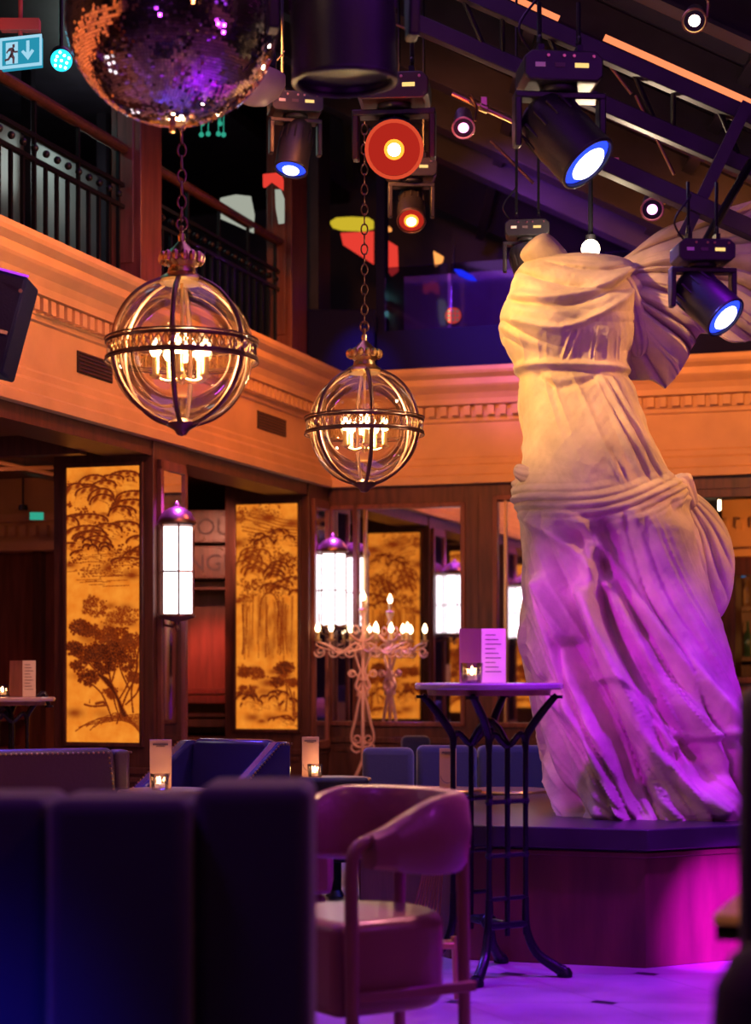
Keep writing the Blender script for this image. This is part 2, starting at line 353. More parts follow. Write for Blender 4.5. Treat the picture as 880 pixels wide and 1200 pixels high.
# side-face mirrored niches of the piers (towards the hall)
for i, (b0, b1) in enumerate(PB[:4]):
    q = MB(); q.room(0, .016, b0+.09, b1-.09, .62, 2.36); o = q.build('pier_mirror', 'mirror', loc=(0, 0, 0))
    o.name = 'window_%d' % (10+i); struct(o)
    f = MB()
    for x in ((b0+.05, b0+.09, .56, 2.42), (b1-.09, b1-.05, .56, 2.42)): f.room(0, .03, x[0], x[1], x[2], x[3])
    f.room(0, .03, b0+.05, b1-.05, 2.36, 2.42); f.room(0, .035, b0+.05, b1-.05, .56, .62)
    f.build('window_frame', 'wood_red', o, bev=.003)
# back wall: dark timber with mirror bays
def frame_bay(name, a0, a1, z0, z1, splits=()):
    q = MB(); q.room(a0, a1, -.045, -.02, z0, z1); o = struct(q.build(name, 'mirror', loc=(0, 0, 0)))
    f = MB()
    f.room(a0-.035, a0, -.03, .02, z0-.03, z1+.03); f.room(a1, a1+.035, -.03, .02, z0-.03, z1+.03)
    f.room(a0, a1, -.03, .02, z0-.035, z0); f.room(a0, a1, -.03, .02, z1, z1+.035)
    f.build('window_frame', 'wood_red', o, bev=.004)
    if splits:
        g = MB()
        for sp in splits: g.room(sp-.009, sp+.009, -.03, .004, z0, z1)
        g.build('mirror_bead', 'brass', o)
    return o
def a_at(px):   # where the line of sight through a column of the photo meets the back wall
    k = (px-440)/2200; return (k*14.27+.357)/(.95+.3123*k)
B = [a_at(x) for x in (388, 414, 419, 431, 436, 540, 583, 640, 800)]
frame_bay('window_1', a_at(390), a_at(414), .76, 2.36); frame_bay('window_2', a_at(419), a_at(540), .76, 2.36, (a_at(427), ))
frame_bay('window_3', a_at(583), a_at(700), .76, 2.40, (a_at(592),)); frame_bay('window_4', a_at(715), a_at(785), .76, 2.40)
bw = MB(); zs = [(0, .73), (2.39, 2.54)]
for z0, z1 in zs: bw.room(0, a_at(795), -.12, 0, z0, z1)
for x0, x1 in ((386, 389.5), (414.5, 418.5), (541, 582), (701, 714), (786, 797)): bw.room(a_at(x0), a_at(x1), -.12, 0, .70, 2.54)
bw.room(0, a_at(795), .0, .03, 0, .14); bw.room(0, a_at(795), 0, .018, .60, .64)
bw.room(a_at(560)-.004, a_at(560)+.004, 0, .006, .64, 2.44)
bw.room(0, a_at(795), -.16, -.12, 0, 2.54)
for x0, x1 in ((392, 412), (420, 470), (474, 536), (545, 578), (590, 640), (645, 700)):
    bw.room(a_at(x0), a_at(x1), 0, .010, .20, .23); bw.room(a_at(x0), a_at(x1), 0, .010, .53, .56)
struct(bw.build('wall_rear', 'wood_dark', loc=(0, 0, 0), bev=.004))
# second opening to the right of the statue: header, jamb, room with its own cornice
slab_obj('trim_20', (a_at(880)+1.2, a_at(880)+1.5, -.2, 0, 0, 2.54))
slab_obj('trim_21', (a_at(795), 8.8, -.26, -.02, 2.38, 2.54))
entab = MB(); entab.room(a_at(790), 8.8, -2.7, -2.5, 2.1, 2.6)
for i in range(60): entab.room(a_at(790)+.12*i, a_at(790)+.12*i+.05, -2.5, -2.46, 2.33, 2.41)
entab.room(a_at(790), 8.8, -2.5, -2.44, 2.10, 2.16); struct(entab.build('trim_22', 'cream_paint', loc=(0, 0, 0)))
spot(R(3.9, -1.0, 1.6), R(3.7, -2.5, 2.3), ORANGE, 170, 100, 1, .1)
slab_obj('trim_23', (a_at(790)-.1, 8.8, -2.8, -2.55, 1.95, 2.1), (a_at(790)-.1, a_at(790)+.1, -3, -2.6, 0, 2.1))
# ------------------------------------------------------------------ upper gallery
slab_obj('wall_upper', (-3.2, -3.0, -3, 16, 2.8, 6.5), m='darkroom')
slab_obj('wall_upper_rear', (-3.2, 9, -3.3, -3.1, 2.8, 6.5), m='darkroom')
slab_obj('ceiling_upper', (-3.2, -.9, -3.2, 16, 5.5, 5.6), m='roof_dark')
pi_ = MB()
for b0, b1 in ((2.86, 3.16), (.28, .60), (5.55, 5.85)):
    pi_ = MB(); pi_.room(-.27, -.07, b0, b1, 3.37, 5.5); pi_.room(-.29, -.05, b0-.02, b1+.02, 3.37, 3.5); pi_.room(-.225, -.115, b1, b1+.012, 3.6, 5.2)
    struct(pi_.build('trim_%d' % (30+int(b0)), 'wood_red', loc=(0, 0, 0), bev=.006))
# railings between the upper piers: handrail, double rail with ball ornaments, balusters
def railing(b0, b1, label):
    t = empty('railing', R(-.17, b1, 3.37), label, 'railing', 'balcony railings'); A = -.17
    h = MB(); n = 14
    pts = [R(A, b1+(b0-b1)*i/n, 4.28) for i in range(n+1)]
    h.tube(pts, .032, 10, flat=1.3); h.build('handrail', 'wood_dark', t, smooth=True)
    for z in (4.06, 3.93):
        q = MB(); q.room(A-.014, A+.014, b0, b1, z-.012, z+.012); q.build('rail', 'black_metal', t)
    q = MB(); q.room(A-.02, A+.02, b0, b1, 3.40, 3.43); q.build('bottom_rail', 'black_metal', t)
    k = int((b1-b0)/.125)
    for i in range(k):
        b = b0+(b1-b0)*(i+.5)/k; q = MB(); q.room(A-.010, A+.010, b-.010, b+.010, 3.37, 3.93 if i % 4 else 4.27); q.build('baluster', 'black_metal', t)
        q = MB(); q.sph(R(A+.005, b, 3.995), .022, 10); q.build('ball_ornament', 'black_metal', t, smooth=True)
    return t
railing(3.2, 5.53, 'black iron balcony railing at upper left behind the exit sign and mirror ball')
railing(.62, 2.84, 'black iron balcony railing above the left globe lantern, ending at the corner pillar')
# glazed reveal between the upper galleries: parapet, glass balustrade, posts
q = MB(); q.room(.0, 8.4, -.28, -.12, 3.37, 3.72); struct(q.build('trim_40', 'speaker_navy', loc=(0, 0, 0)))
for i, (x0, x1) in enumerate(((440, 517), (518, 600), (601, 700), (701, 775))):
    a0, a1 = a_at(x0), a_at(x1); t = MB(); t.room(a0+.01, a1-.01, -.215, -.20, 3.72, 4.22); o = t.build('glass_balustrade', 'pane_glass', loc=R((a0+a1)/2, -.2, 3.72))
    tag(o, ('clear glass parapet pane, %s' % ['just right of the navy speaker cabinet', 'holding the red reflections, left of the statue', 'behind the statue shoulder', 'right of the statue behind the wing-like cloak'][i]), 'glass pane', 'glass parapet panes')
q = MB(); q.room(a_at(441), 8.4, -.75, -.70, 3.37, 4.25); struct(q.build('trim_41', mat('haze_wall', (.22, .12, .32), .5, var=.3, vscale=2).name, loc=(0, 0, 0)))
q = MB(); q.room(a_at(431), a_at(441), -.30, -.20, 3.72, 6); struct(q.build('trim_42', 'speaker_navy', loc=(0, 0, 0)))
q = MB(); q.room(-.22, -.1, -.32, -.05, 3.37, 6); struct(q.build('trim_43', 'roof_dark', loc=(0, 0, 0)))
# upper left background: tall grey glazed panel, posts
q = MB(); q.room(-1.9, -1.84, .2, 2.1, 2.9, 5.0); struct(q.build('window_20', 'grey_panel', loc=(0, 0, 0)))
for i, b in enumerate((2.1, 2.25, 1.35, .15)):
    q = MB(); q.room(-1.86, -1.78, b-.03, b+.03, 2.8, 5.5); struct(q.build('trim_%d' % (44+i), 'roof_dark', loc=(0, 0, 0)))
# ------------------------------------------------------------------ sloping glass roof: sheet, rafters down the slope, purlins
SL = math.tan(math.radians(24.5))
def roof_z(x): return 5.2-SL*(x)
q = MB(); o_ = []
x0, x1 = -.9, 8.6
q.add([(x0, 3, roof_z(x0)+.12), (x1, 1, roof_z(x1)+.12), (x1, 16, roof_z(x1)+.12), (x0, 16, roof_z(x0)+.12), (x0, 3, roof_z(x0)+.2), (x1, 1, roof_z(x1)+.2), (x1, 16, roof_z(x1)+.2), (x0, 16, roof_z(x0)+.2)],
      [(0, 1, 2, 3), (7, 6, 5, 4), (0, 4, 5, 1), (1, 5, 6, 2), (2, 6, 7, 3), (3, 7, 4, 0)]); struct(q.build('ceiling_glass', 'roof_glass', loc=(0, 0, 0)))
q = MB(); q.add([(-5, 3, 6.4), (x0, 3, roof_z(x0)+.12), (x0, 16, roof_z(x0)+.12), (-5, 16, 6.4)], [(0, 1, 2, 3)]); struct(q.build('ceiling_fill', 'roof_dark', loc=(0, 0, 0)))
tfm = Matrix.Rotation(math.atan(SL), 3, 'Y')
def rafter(i, y, h, wd, m='roof_dark', dz=0):
    q = MB(); xa, xb = -.9, 6.2; c = Vector(((xa+xb)/2, y, roof_z((xa+xb)/2)-h/2+.1+dz)); q.box(c, ((xb-xa)/math.cos(math.atan(SL)), wd, h), tf=tfm)
    q.box(c-Vector((0, 0, h/2+.01)), ((xb-xa)/math.cos(math.atan(SL)), wd*1.6, .02), tf=tfm)
    struct(q.build('trim_%d' % (50+i), m, loc=(0, 0, 0)))
for i, (y, h, wd) in enumerate(((9.3, .20, .09), (10.2, .22, .10), (11.1, .22, .10), (12.0, .22, .1), (12.9, .22, .10), (13.7, .2, .1), (8.4, .2, .09))): rafter(i, y, h, wd)
for i, x in enumerate((-.2, .9, 2.0, 3.1, 4.2)):
    q = MB(); q.box((x, 9.5, roof_z(x)+.06), (.07, 13, .09), tf=tfm); struct(q.build('trim_%d' % (60+i), 'roof_dark', loc=(0, 0, 0)))
# orange-lit beam edges along the roof, put in as glowing rods
for i, (pa, pb, D, r) in enumerate((((598, -4), (655, 22), 9.6, .016), ((708, 44), (905, 132), 9.6, .018))):
    q = MB(); q.cyl(W(*pa, D), W(*pb, D), r, n=8); o = q.build('neon_tube', 'orange_tube', loc=W(*pa, D)); tag(o, ['short orange glowing tube at the top above the large moving head', 'long orange glowing tube on the rafter at top right'][i], 'light tube')
# warm painted cornice panel beyond the roof glass, top right
q = MB(); q.extr([(0, 0), (.8, -.36), (.8, -.10), (.0, .32)], W(770, 20, 12.0), (1, 0, 0), (0, 0, 1), (0, .1, 0)); struct(q.build('trim_70', 'cream_paint', loc=(0, 0, 0)))
spot(W(800, 60, 11.2), W(850, 40, 12.0), ORANGE, 10, 120, 1, .05)
# ------------------------------------------------------------------ backlit landscape panels
def paint(seed, kind):
    rng = random.Random(seed); Wd, H = 150, 540; im = np.zeros((H, Wd)); yy, xx = np.mgrid[0:H, 0:Wd]
    X = xx/Wd; Y = yy/Wd   # both in panel widths; Y runs 0..3.6 downwards
    def dab(x, y, r, s, sq=1.):
        i0, i1 = max(0, int((y-3*r)*Wd)), min(H, int((y+3*r)*Wd)+2); j0, j1 = max(0, int((x-3*r)*Wd)), min(Wd, int((x+3*r)*Wd)+2)
        if i0 >= i1 or j0 >= j1: return
        g = np.exp(-(((X[i0:i1, j0:j1]-x)/r)**2+((Y[i0:i1, j0:j1]-y)/(r*sq))**2)*1.2)*s
        im[i0:i1, j0:j1] = np.maximum(im[i0:i1, j0:j1], g)
    def line(pts, w, s=.9, jit=0):
        pts = smooth_curve([(p[0], p[1], 0) for p in pts], 6) if len(pts) > 2 else [Vector((*p, 0)) for p in pts]
        for a, b in zip(pts, pts[1:]):
            n = max(2, int((b-a).length/.006))
            for k in range(n):
                t = k/n; dab(a.x+(b.x-a.x)*t+rng.gauss(0, jit), a.y+(b.y-a.y)*t+rng.gauss(0, jit), w*(.6+.8*rng.random()), s*(.7+.3*rng.random()))
    def hill(cx, cy, rx, ry, s=.8, shade=.62):
        a0 = rng.uniform(-.1, .1)
        t = [cx+rx*math.cos(PI+PI*k/10) for k in range(11)]; u = [cy-ry*math.sin(PI*k/10)+a0*(t[k]-cx) for k in range(11)]
        ins = (np.abs(X-cx) < rx); top = cy-ry*np.sqrt(np.clip(1-((X-cx)/rx)**2, 0, 1)); dpt = Y-top
        m = ins & (dpt > 0) & (dpt < ry*1.3+.06); im[m] *= .25
        g = np.where(m, shade*np.exp(-((dpt-ry*.28)/(ry*.22+.01))**2)*(.6+.4*np.sin(X*60+Y*22)), 0); np.maximum(im, g, out=im)
        line(list(zip(t, u)), .013, min(1, s+.15))
        for k in range(3): line([(cx-rx*.6+.12*k, cy-ry*.55+.03*k), (cx-rx*.1+.1*k, cy-ry*.35+.05*k), (cx+rx*.4, cy+.02*k)], .006, .45)
    def tuft(x, y, n, r, s=.85):
        for _ in range(n): dab(x+rng.gauss(0, r), y+rng.gauss(0, r*.6), rng.uniform(.010, .020), s*rng.uniform(.6, 1), .8)
    def crown(x, y, r, n, s=.9):
        for _ in range(n):
            a = rng.uniform(0, 2*PI); q = r*math.sqrt(rng.random()); cx, cy = x+q*math.cos(a), y+q*.75*math.sin(a)
            for _ in range(5): dab(cx+rng.gauss(0, .02), cy+rng.gauss(0, .012), rng.uniform(.012, .022), s*rng.uniform(.6, 1.1))
    def waters(y0, y1, n, s=.5):
        for _ in range(n):
            y = rng.uniform(y0, y1); x = rng.uniform(0, .8); line([(x, y), (x+rng.uniform(.1, .4), y+rng.gauss(0, .008))], .006, s)
    def wash(x, y, r, s, sq=.5):
        np.maximum(im, np.exp(-((X-x)/r)**2-((Y-y)/(r*sq))**2)*s, out=im)
    if kind == 0:
        for _ in range(26): wash(rng.uniform(0, 1), rng.uniform(.1, 1.45), rng.uniform(.06, .16), rng.uniform(.15, .45))
        for _ in range(22): wash(rng.uniform(.1, 1), rng.uniform(1.8, 3.3), rng.uniform(.06, .14), rng.uniform(.15, .40))
        for k in range(30):
            cy = .05+k*.038; hill(rng.choice([.12, .3, .5, .72, .9])+rng.gauss(0, .07), cy+.1, rng.uniform(.14, .28), rng.uniform(.06, .14))
            tuft(rng.uniform(0, 1), cy+.12, 12, .045)
        for k in range(10): hill(rng.uniform(.1, .6), .95+rng.uniform(0, .14), .06, .05, .9, .6)
        waters(1.08, 1.6, 36, .55); tuft(.88, 1.12, 40, .05); tuft(.7, 1.25, 60, .10, .7); tuft(.45, 1.32, 50, .12, .6); tuft(.3, 1.38, 40, .1, .6)
        for (x, y, r, n, s) in ((.38, 1.82, .17, 60, .55), (.80, 1.95, .17, 60, .5), (.62, 1.98, .12, 40, .45), (.18, 2.10, .13, 60, .9), (.10, 2.35, .08, 36, .95), (.22, 2.45, .15, 70, .95), (.42, 2.42, .15, 70, .95), (.62, 2.42, .18, 90, 1), (.5, 2.60, .14, 60, 1), (.30, 2.75, .12, 50, .95), (.80, 2.55, .13, 40, .9), (.93, 2.75, .10, 40, .8), (.15, 2.6, .08, 25, .9), (.60, 2.95, .08, 40, .7), (.70, 2.25, .20, 90, .8), (.88, 2.3, .16, 70, .7), (.55, 2.2, .14, 60, .75), (.35, 2.15, .10, 40, .8)): crown(x, y, r, n, s)
        for k in range(9): line([(.78+rng.gauss(0, .015), 3.25), (.68, 3.0), (.56+rng.gauss(0, .02), 2.8), (.42, 2.7)], .017, 1)
        for p in (((.68, 3.35), (.80, 3.0), (.92, 2.75), (.97, 2.4)), ((.62, 3.3), (.5, 3.0), (.36, 2.85), (.25, 2.8)), ((.74, 3.3), (.66, 3.1), (.58, 2.7), (.50, 2.3)), ((.70, 3.05), (.84, 2.8), (.88, 2.5), (.80, 2.25)), ((.9, 3.2), (.88, 2.9), (.96, 2.6), (.9, 2.3)), ((.5, 2.75), (.42, 2.5), (.38, 2.1)), ((.45, 2.7), (.3, 2.55), (.2, 2.3)), ((.6, 2.85), (.66, 2.6), (.62, 2.3)), ((.8, 3.1), (.95, 2.95), (1, 2.8)), ((.85, 2.9), (.72, 2.6), (.7, 2.2))): line(p, .010, .95)
        for k in range(14): line([(.12+.05*k, 3.45-.016*k+rng.gauss(0, .02)), (.4+.03*k, 3.30-.01*k+.03*(k % 3)), (1, 3.22+.02*k)], .007, .7)
        line([(.24, 3.10), (.36, 3.125), (.54, 3.11)], .012, .8); line([(.40, 3.09), (.50, 3.07), (.52, 3.10)], .016, .8); line([(.31, 3.08), (.315, 3.03)], .007, .7)
    else:
        for _ in range(50): wash(rng.uniform(0, 1), rng.choice([rng.uniform(.05, 1.6), rng.uniform(2.6, 3.5)]), rng.uniform(.06, .16), rng.uniform(.15, .5))
        for _ in range(16): wash(rng.uniform(.2, .9), rng.uniform(1.5, 2.3), rng.uniform(.05, .10), .28, 2.5)
        for k in range(9): line([(rng.uniform(0, .3), .05+.06*k), (.4, .12+.06*k), (.7, .24+.05*k), (1, .28+.05*k)], .010, .6)
        tuft(.55, .12, 60, .12, .7); tuft(.1, .12, 40, .07, .8); tuft(.08, .25, 20, .05)
        for k in range(12): hill(rng.uniform(.3, .95), .45+rng.uniform(0, .2), .09, .07, .95, .7)
        tuft(.35, .62, 60, .07, 1); tuft(.6, .48, 50, .09, 1); tuft(.85, .92, 90, .11, 1); tuft(.7, .85, 60, .1, .95); tuft(.8, 1.1, 60, .1, .9)
        for k in range(12): hill(.28+rng.gauss(0, .07), .82+.03*k, .16, .13, .6, .5)
        for k in range(10): hill(rng.uniform(.55, 1), 1.0+.05*k, .15, .08, .8, .7)
        tuft(.25, 1.32, 110, .12, .85); tuft(.65, 1.33, 120, .13, .85); tuft(.15, 1.5, 50, .07, .7)
        for k in range(34):
            x = rng.uniform(.06, .95); line([(x, 1.45+rng.uniform(0, .2)), (x+rng.gauss(0, .015), 1.9), (x+rng.gauss(0, .02), 2.15+rng.uniform(0, .35))], .010, rng.uniform(.3, .65), .002)
        line([(.38, 1.95), (.4, 1.55), (.52, 1.42), (.64, 1.5), (.7, 1.8)], .011, .8); line([(.1, 1.6), (.12, 2.1), (.1, 2.4)], .012, .8)
        for (x, y, r, n, s) in ((.15, 2.68, .12, 60, .75), (.35, 2.72, .12, 40, .7), (.76, 2.62, .13, 80, .9), (.66, 2.85, .10, 50, .85), (.9, 2.85, .08, 40, .7), (.15, 3.0, .13, 60, .8)): crown(x, y, r, n, s)
        for k in range(22): hill(rng.uniform(.1, .95), 3.0+rng.uniform(0, .25), rng.uniform(.06, .13), .06, .85, .6)
        for p in (((.80, 3.3), (.82, 3.0), (.78, 2.7)), ((.92, 3.4), (.9, 3.1), (.84, 2.9)), ((.95, 3.45), (.93, 3.0))): line(p, .012, .8)
        for k in range(7): hill(.75+rng.gauss(0, .12), 3.4+rng.uniform(0, .1), .1, .05, .7, .5)
    return np.clip(im, 0, 1)
INK = [paint(3, 0), paint(8, 1)]
PZ0, PZ1 = .71, 2.38
def panel_mesh(kind):
    H, Wd = INK[kind].shape; me = bpy.data.meshes.new('artwork'); w_, h_ = .49, PZ1-PZ0
    xs = np.linspace(-w_/2, w_/2, Wd); zs = np.linspace(h_, 0, H); X, Z = np.meshgrid(xs, zs); v = np.stack([X, np.zeros_like(X), Z], -1).reshape(-1, 3)
    idx = np.arange(H*Wd).reshape(H, Wd); f = np.stack([idx[:-1, :-1], idx[1:, :-1], idx[1:, 1:], idx[:-1, 1:]], -1).reshape(-1, 4)
    me.vertices.add(len(v)); me.vertices.foreach_set('co', v.ravel()); me.loops.add(f.size); me.loops.foreach_set('vertex_index', f.ravel())
    me.polygons.add(len(f)); me.polygons.foreach_set('loop_start', np.arange(0, f.size, 4)); me.update(calc_edges=True)
    at = me.attributes.new('ink', 'FLOAT', 'POINT'); at.data.foreach_set('value', INK[kind].ravel().astype(np.float32)); me.materials.append(M['backlit_panel']); return me
PM = [panel_mesh(0), panel_mesh(1)]
def panel(a, b, kind, back, label):
    s = -1 if back else 1; loc = R(a, b+.018*s, PZ0); t = empty('landscape_panel', loc, label, 'panel', 'backlit landscape panels on the piers')
    o = bpy.data.objects.new('artwork', PM[kind]); C.objects.link(o); o.parent = t; t.rotation_euler = (0, 0, RZ+(PI if back else 0))
    f = MB(); h = PZ1-PZ0
    for c, d in (((-.256, 0, h/2), (.022, .03, h+.05)), ((.256, 0, h/2), (.022, .03, h+.05)), ((0, 0, -.012), (.53, .03, .025)), ((0, 0, h+.012), (.53, .03, .025)), ((0, .006, h/2), (.5, .006, h))): f.box(c, d)
    f.build('panel_frame', 'wood_dark', t, bev=.003, loc=(0, 0, 0))
for o in (): pass
panel(-.325, PB[0][1]+.0, 0, False, 'tall glowing orange panel with ink mountains and a gnarled tree, behind the studded chair')
panel(-.325, PB[1][1]+.0, 1, False, 'tall glowing orange panel with an ink waterfall, behind the blue leather chair')
for k, (b0, b1) in enumerate(PB[:1]+PB[2:4]): panel(-.325, b0-.0, (1, 0, 1)[k], True, 'glowing orange landscape panel on the rear of a pier, seen in the wall mirrors')
# ------------------------------------------------------------------ wall lanterns on the pier sides
def lantern():
    t = empty('wall_lantern', (0, 0, 0)); r = .106; n = 6; z0, z1 = 0, .56
    ring = lambda rr, k=0: [(.0+rr*math.cos(2*PI*i/n+k), rr*math.sin(2*PI*i/n+k)) for i in range(n)]
    g = MB(); g.prism(ring(r-.006), z0+.02, z1-.02); g.build('glass_body', 'lantern_white', t)
    f = MB()
    for p in ring(r):
        f.cyl((*p, z0), (*p, z1), .0065, n=6)
    for z in (z0, z0+.27, z1):
        P = ring(r)
        for i in range(n): f.cyl((*P[i], z), (*P[(i+1) % n], z), .006 if z == z0+.27 else .010, n=6)
    f.build('lantern_frame', 'bronze', t)
    c = MB(); c.lathe([(.118, .0), (.118, .015), (.105, .04), (.085, .07), (.05, .095), (.02, .105), (.012, .13), (.001, .14)], (0, 0, z1), 18); c.build('dome_cap', 'bronze', t, smooth=True)
    b = MB(); b.lathe([(.02, -.03), (.06, -.02), (.10, -.008), (.112, 0), (.112, .008)], (0, 0, 0), 18); b.lathe([(.001, -.09), (.014, -.075), (.009, -.05), (.02, -.03)], (0, 0, 0), 12); b.build('base_tray', 'bronze', t, smooth=True)
    k = MB(); k.tube([(-.10, 0, .10), (-.10, 0, .0), (-.085, 0, -.05), (-.03, 0, -.06), (0, 0, -.03)], .009, 8); k.box((-.108, 0, .28), (.012, .07, .5)); k.build('wall_bracket', 'bronze', t, smooth=True)
    return t
LB = [PB[0][0]+.41, .24, PB[2][0]+.33, PB[3][0]+.33]
LL = ['glowing white wall lantern beside the mountain panel, violet light on its cap', 'glowing white wall lantern in the far corner next to the mirrors', 'glowing white wall lantern on the nearer pier, seen only in the mirrors', 'glowing white wall lantern on the nearer pier, seen only in the mirrors']
ln0 = lantern()
for i, b in enumerate(LB):
    o = ln0 if i == 0 else copy_tree(ln0, (0, 0, 0)); o.location = R(.118, b, 1.47); o.rotation_euler = (0, 0, RZ); tag(o, LL[i], 'lantern', 'wall lanterns')
    spot(R(.15, b, 2.40), R(.12, b, 1.5), (.30, .06, 1), 130, 70, .9, .02)
# ------------------------------------------------------------------ shelf wall and dark room behind the left arcade
SA = -2.3
sw = MB(); sw.room(SA-.3, SA-.25, -1.5, 3.4, 0, 2.6)
for z in (.25, .55, .78, .98): sw.room(SA-.25, SA+.06, -1.4, 3.3, z-.015, z+.015)
for b in (-1.4, .4, 1.9, 3.3): sw.room(SA-.26, SA+.05, b-.03, b+.03, 0, 2.5)
tag(sw.build('wall_shelving', 'wood_red', loc=R(SA, 1, 0)), 'reddish wooden shelving lit red, seen between the two pillars', 'shelving')
for k, (z, txt, lb) in enumerate(((1.66, 'NGRO', 'wooden wine crate lettered NGRO on the red-lit shelving'), (1.93, 'OUR', 'dim wooden wine crate above the lettered NGRO crate'))):
    pass
def crate(px0, px1, py0, py1, D, txt, label):
    c = W((px0+px1)/2, (py0+py1)/2, D); wd = (px1-px0)/2200*D; hh = (py1-py0)/2200*D
    t = empty('wine_crate', (c.x, c.y, c.z-hh/2), label, 'crate', 'wine crates'); q = MB(); q.box((c.x, c.y+.15, c.z), (wd, .3, hh)); q.box((c.x, c.y-.002, c.z+hh/2-.008), (wd, .012, .014)); q.box((c.x, c.y-.002, c.z-hh/2+.008), (wd, .012, .014)); q.build('crate_body', 'wood_red', t, bev=.003)
    text_mesh('lettering', txt, hh*.72, (c.x, c.y-.004, c.z-.01), (PI/2, 0, 0), 'ink_text', t, .002)
    for sx in (-.25, .0, .3):
        s = MB(); s.sph((c.x+wd*sx, c.y-.006, c.z+(-1 if sx else 1)*hh*.38), .006, 8); s.build('nail', 'brass', t)
crate(219, 300, 640, 678, 14.6, 'NGRO', 'wooden wine crate with dark NGRO lettering between the two pillars')
crate(219, 300, 598, 636, 14.6, 'OUR', 'dim wooden crate stacked above the NGRO crate')
q = MB(); c = W(258, 760, 14.55); q.box((c.x, c.y+.3, 1.25), (.8, .05, 1.2))
for z in (.98, .80, .62, .42): q.box((c.x, c.y+.05, z), (.8, .3, .03)); q.box((c.x, c.y+.02, z-.06), (.8, .25, .06))
q.box((c.x, c.y+.15, 1.78), (.8, .32, .02)); q.box((c.x, c.y+.2, .2), (.8, .3, .4))
tag(q.build('storage_cabinet', 'wood_red', loc=(c.x, c.y, 0), bev=.004), 'red-lit wooden cabinet with ledges under the lettered crates', 'cabinet')
spot((c.x-.35, 13.2, 1.5), (c.x-.02, 14.8, 1.15), (1, .06, .03), 70, 34, .9, .05)
# left-hand room: hanging beams, cornice, downlight on a curtain wall, door
slab_obj('trim_80', (-3.2, -.3, 3.42, 3.52, 2.42, 2.54), (-3.2, -.3, 4.7, 4.8, 2.42, 2.54), (-1.3, -1.2, 0, 9, 2.44, 2.54))
e = MB(); e.room(-4.8, -1.75, .6, .75, 2.05, 2.6)
for i in range(33): e.room(-4.8+.09*i, -4.8+.09*i+.045, .75, .80, 2.16, 2.24)
e.room(-4.8, -1.75, .75, .82, 2.27, 2.33); e.room(-4.8, -1.75, .75, .82, 2.05, 2.12); struct(e.build('trim_81', 'cream_paint', loc=(0, 0, 0)))
q = MB(); q.room(-4.8, -1.75, .45, .6, 0, 2.6); struct(q.build('wall_lounge', 'wood_red', loc=(0, 0, 0)))
for i, a in enumerate((-2.65, -2.15, -1.75)):
    q = MB(); q.room(a, a+.07, .6, .68, 0, 2.3); struct(q.build('trim_%d' % (82+i), 'wood_dark', loc=(0, 0, 0)))
c = W(25, 600, 12.8); spot(W(27, 600, 13.1), W(22, 760, 13.45), (1, .55, .12), 16, 55, .5, .01)
spot(W(20, 560, 11.2), W(30, 585, 13.4), ORANGE, 14, 60, .9, .05)
q = MB(); q.cyl(W(27, 592, 13.1), W(27, 598, 13.1), .03, .035, 12); q.cyl(W(27, 592, 13.1), W(27, 560, 13.1), .008, n=6); tag(q.build('downlight', 'black_metal', loc=W(27, 598, 13.1)), 'small black downlight casting a warm cone on the lounge wall', 'downlight')
q = MB(); q.box(W(43, 605, 13.0), (.09, .03, .05)); o = q.build('exit_sign', 'star_green', loc=W(43, 610, 13.0)); tag(o, 'tiny distant green emergency sign in the left lounge', 'sign')
for i, (p0, p1) in enumerate((((-5, 541), (62, 556)), ((-5, 550), (62, 548)))):
    q = MB(); q.cyl(W(*p0, 11.9), W(*p1, 12.1), .015, n=8); tag(q.build('ceiling_tube', 'menu_card', loc=W(*p0, 11.9)), ['pale ceiling tube sloping down across the left lounge', 'level pale ceiling tube in the left lounge'][i], 'tube')
# room beyond the right-hand opening: bar shelves, bottles, small chandelier, lamps
q = MB(); c = W(880, 740, 17.5)
for z in (.75, 1.25, 1.72, 2.1): q.box((c.x+.35, 17.6, z), (1.5, .35, .04))
q.box((c.x+.35, 17.8, 1.2), (1.5, .04, 2.4)); q.box((c.x-.4, 17.6, 1.2), (.06, .36, 2.4)); q.box((c.x+1.1, 17.6, 1.2), (.06, .36, 2.4))
tag(q.build('bar_shelves', 'wood_dark', loc=(c.x, 17.6, 0)), 'dark bar shelving with bottles at the far right edge', 'shelving')
rng = random.Random(5)
def bottle(x, y, z, h, m, label):
    q = MB(); r = h*.14; q.lathe([(r*.9, 0), (r, .02*h), (r, .55*h), (r*.75, .66*h), (r*.36, .74*h), (r*.32, .95*h), (r*.42, .96*h), (r*.42, h)], (0, 0, 0), 12)
    return q.build('bottle', m, loc=(0, 0, 0), smooth=True)
b0 = bottle(0, 0, 0, .30, 'amber', ''); b1 = bottle(0, 0, 0, .28, 'bottle_green', ''); b2 = bottle(0, 0, 0, .29, 'bottle_glass', '')
n = 0
for row, z in enumerate((1.27, 1.74)):
    for i in range(9):
        src = (b0, b1, b2)[(i*2+row) % 3]; o = src if n < 0 else src.copy()
        C.objects.link(o); o.location = (c.x-.3+.14*i, 17.55, z); o.scale = (1, 1, 1+.1*((i*7+row) % 3))
        tag(o, ['liquor bottle on the lower shelf of the far bar', 'liquor bottle on the upper shelf of the far bar'][row], 'bottle', ['bottles on the lower bar shelf', 'bottles on the upper bar shelf'][row]); n += 1
for o in (b0, b1, b2): bpy.data.objects.remove(o)
q = MB(); q.cyl(W(862, 660, 17.2), W(862, 676, 17.2), .07, .09, 14); tag(q.build('shelf_lamp', 'teal_bottle', loc=W(862, 668, 17.2)), 'small blue glowing lamp at the top of the far bar shelves', 'lamp')
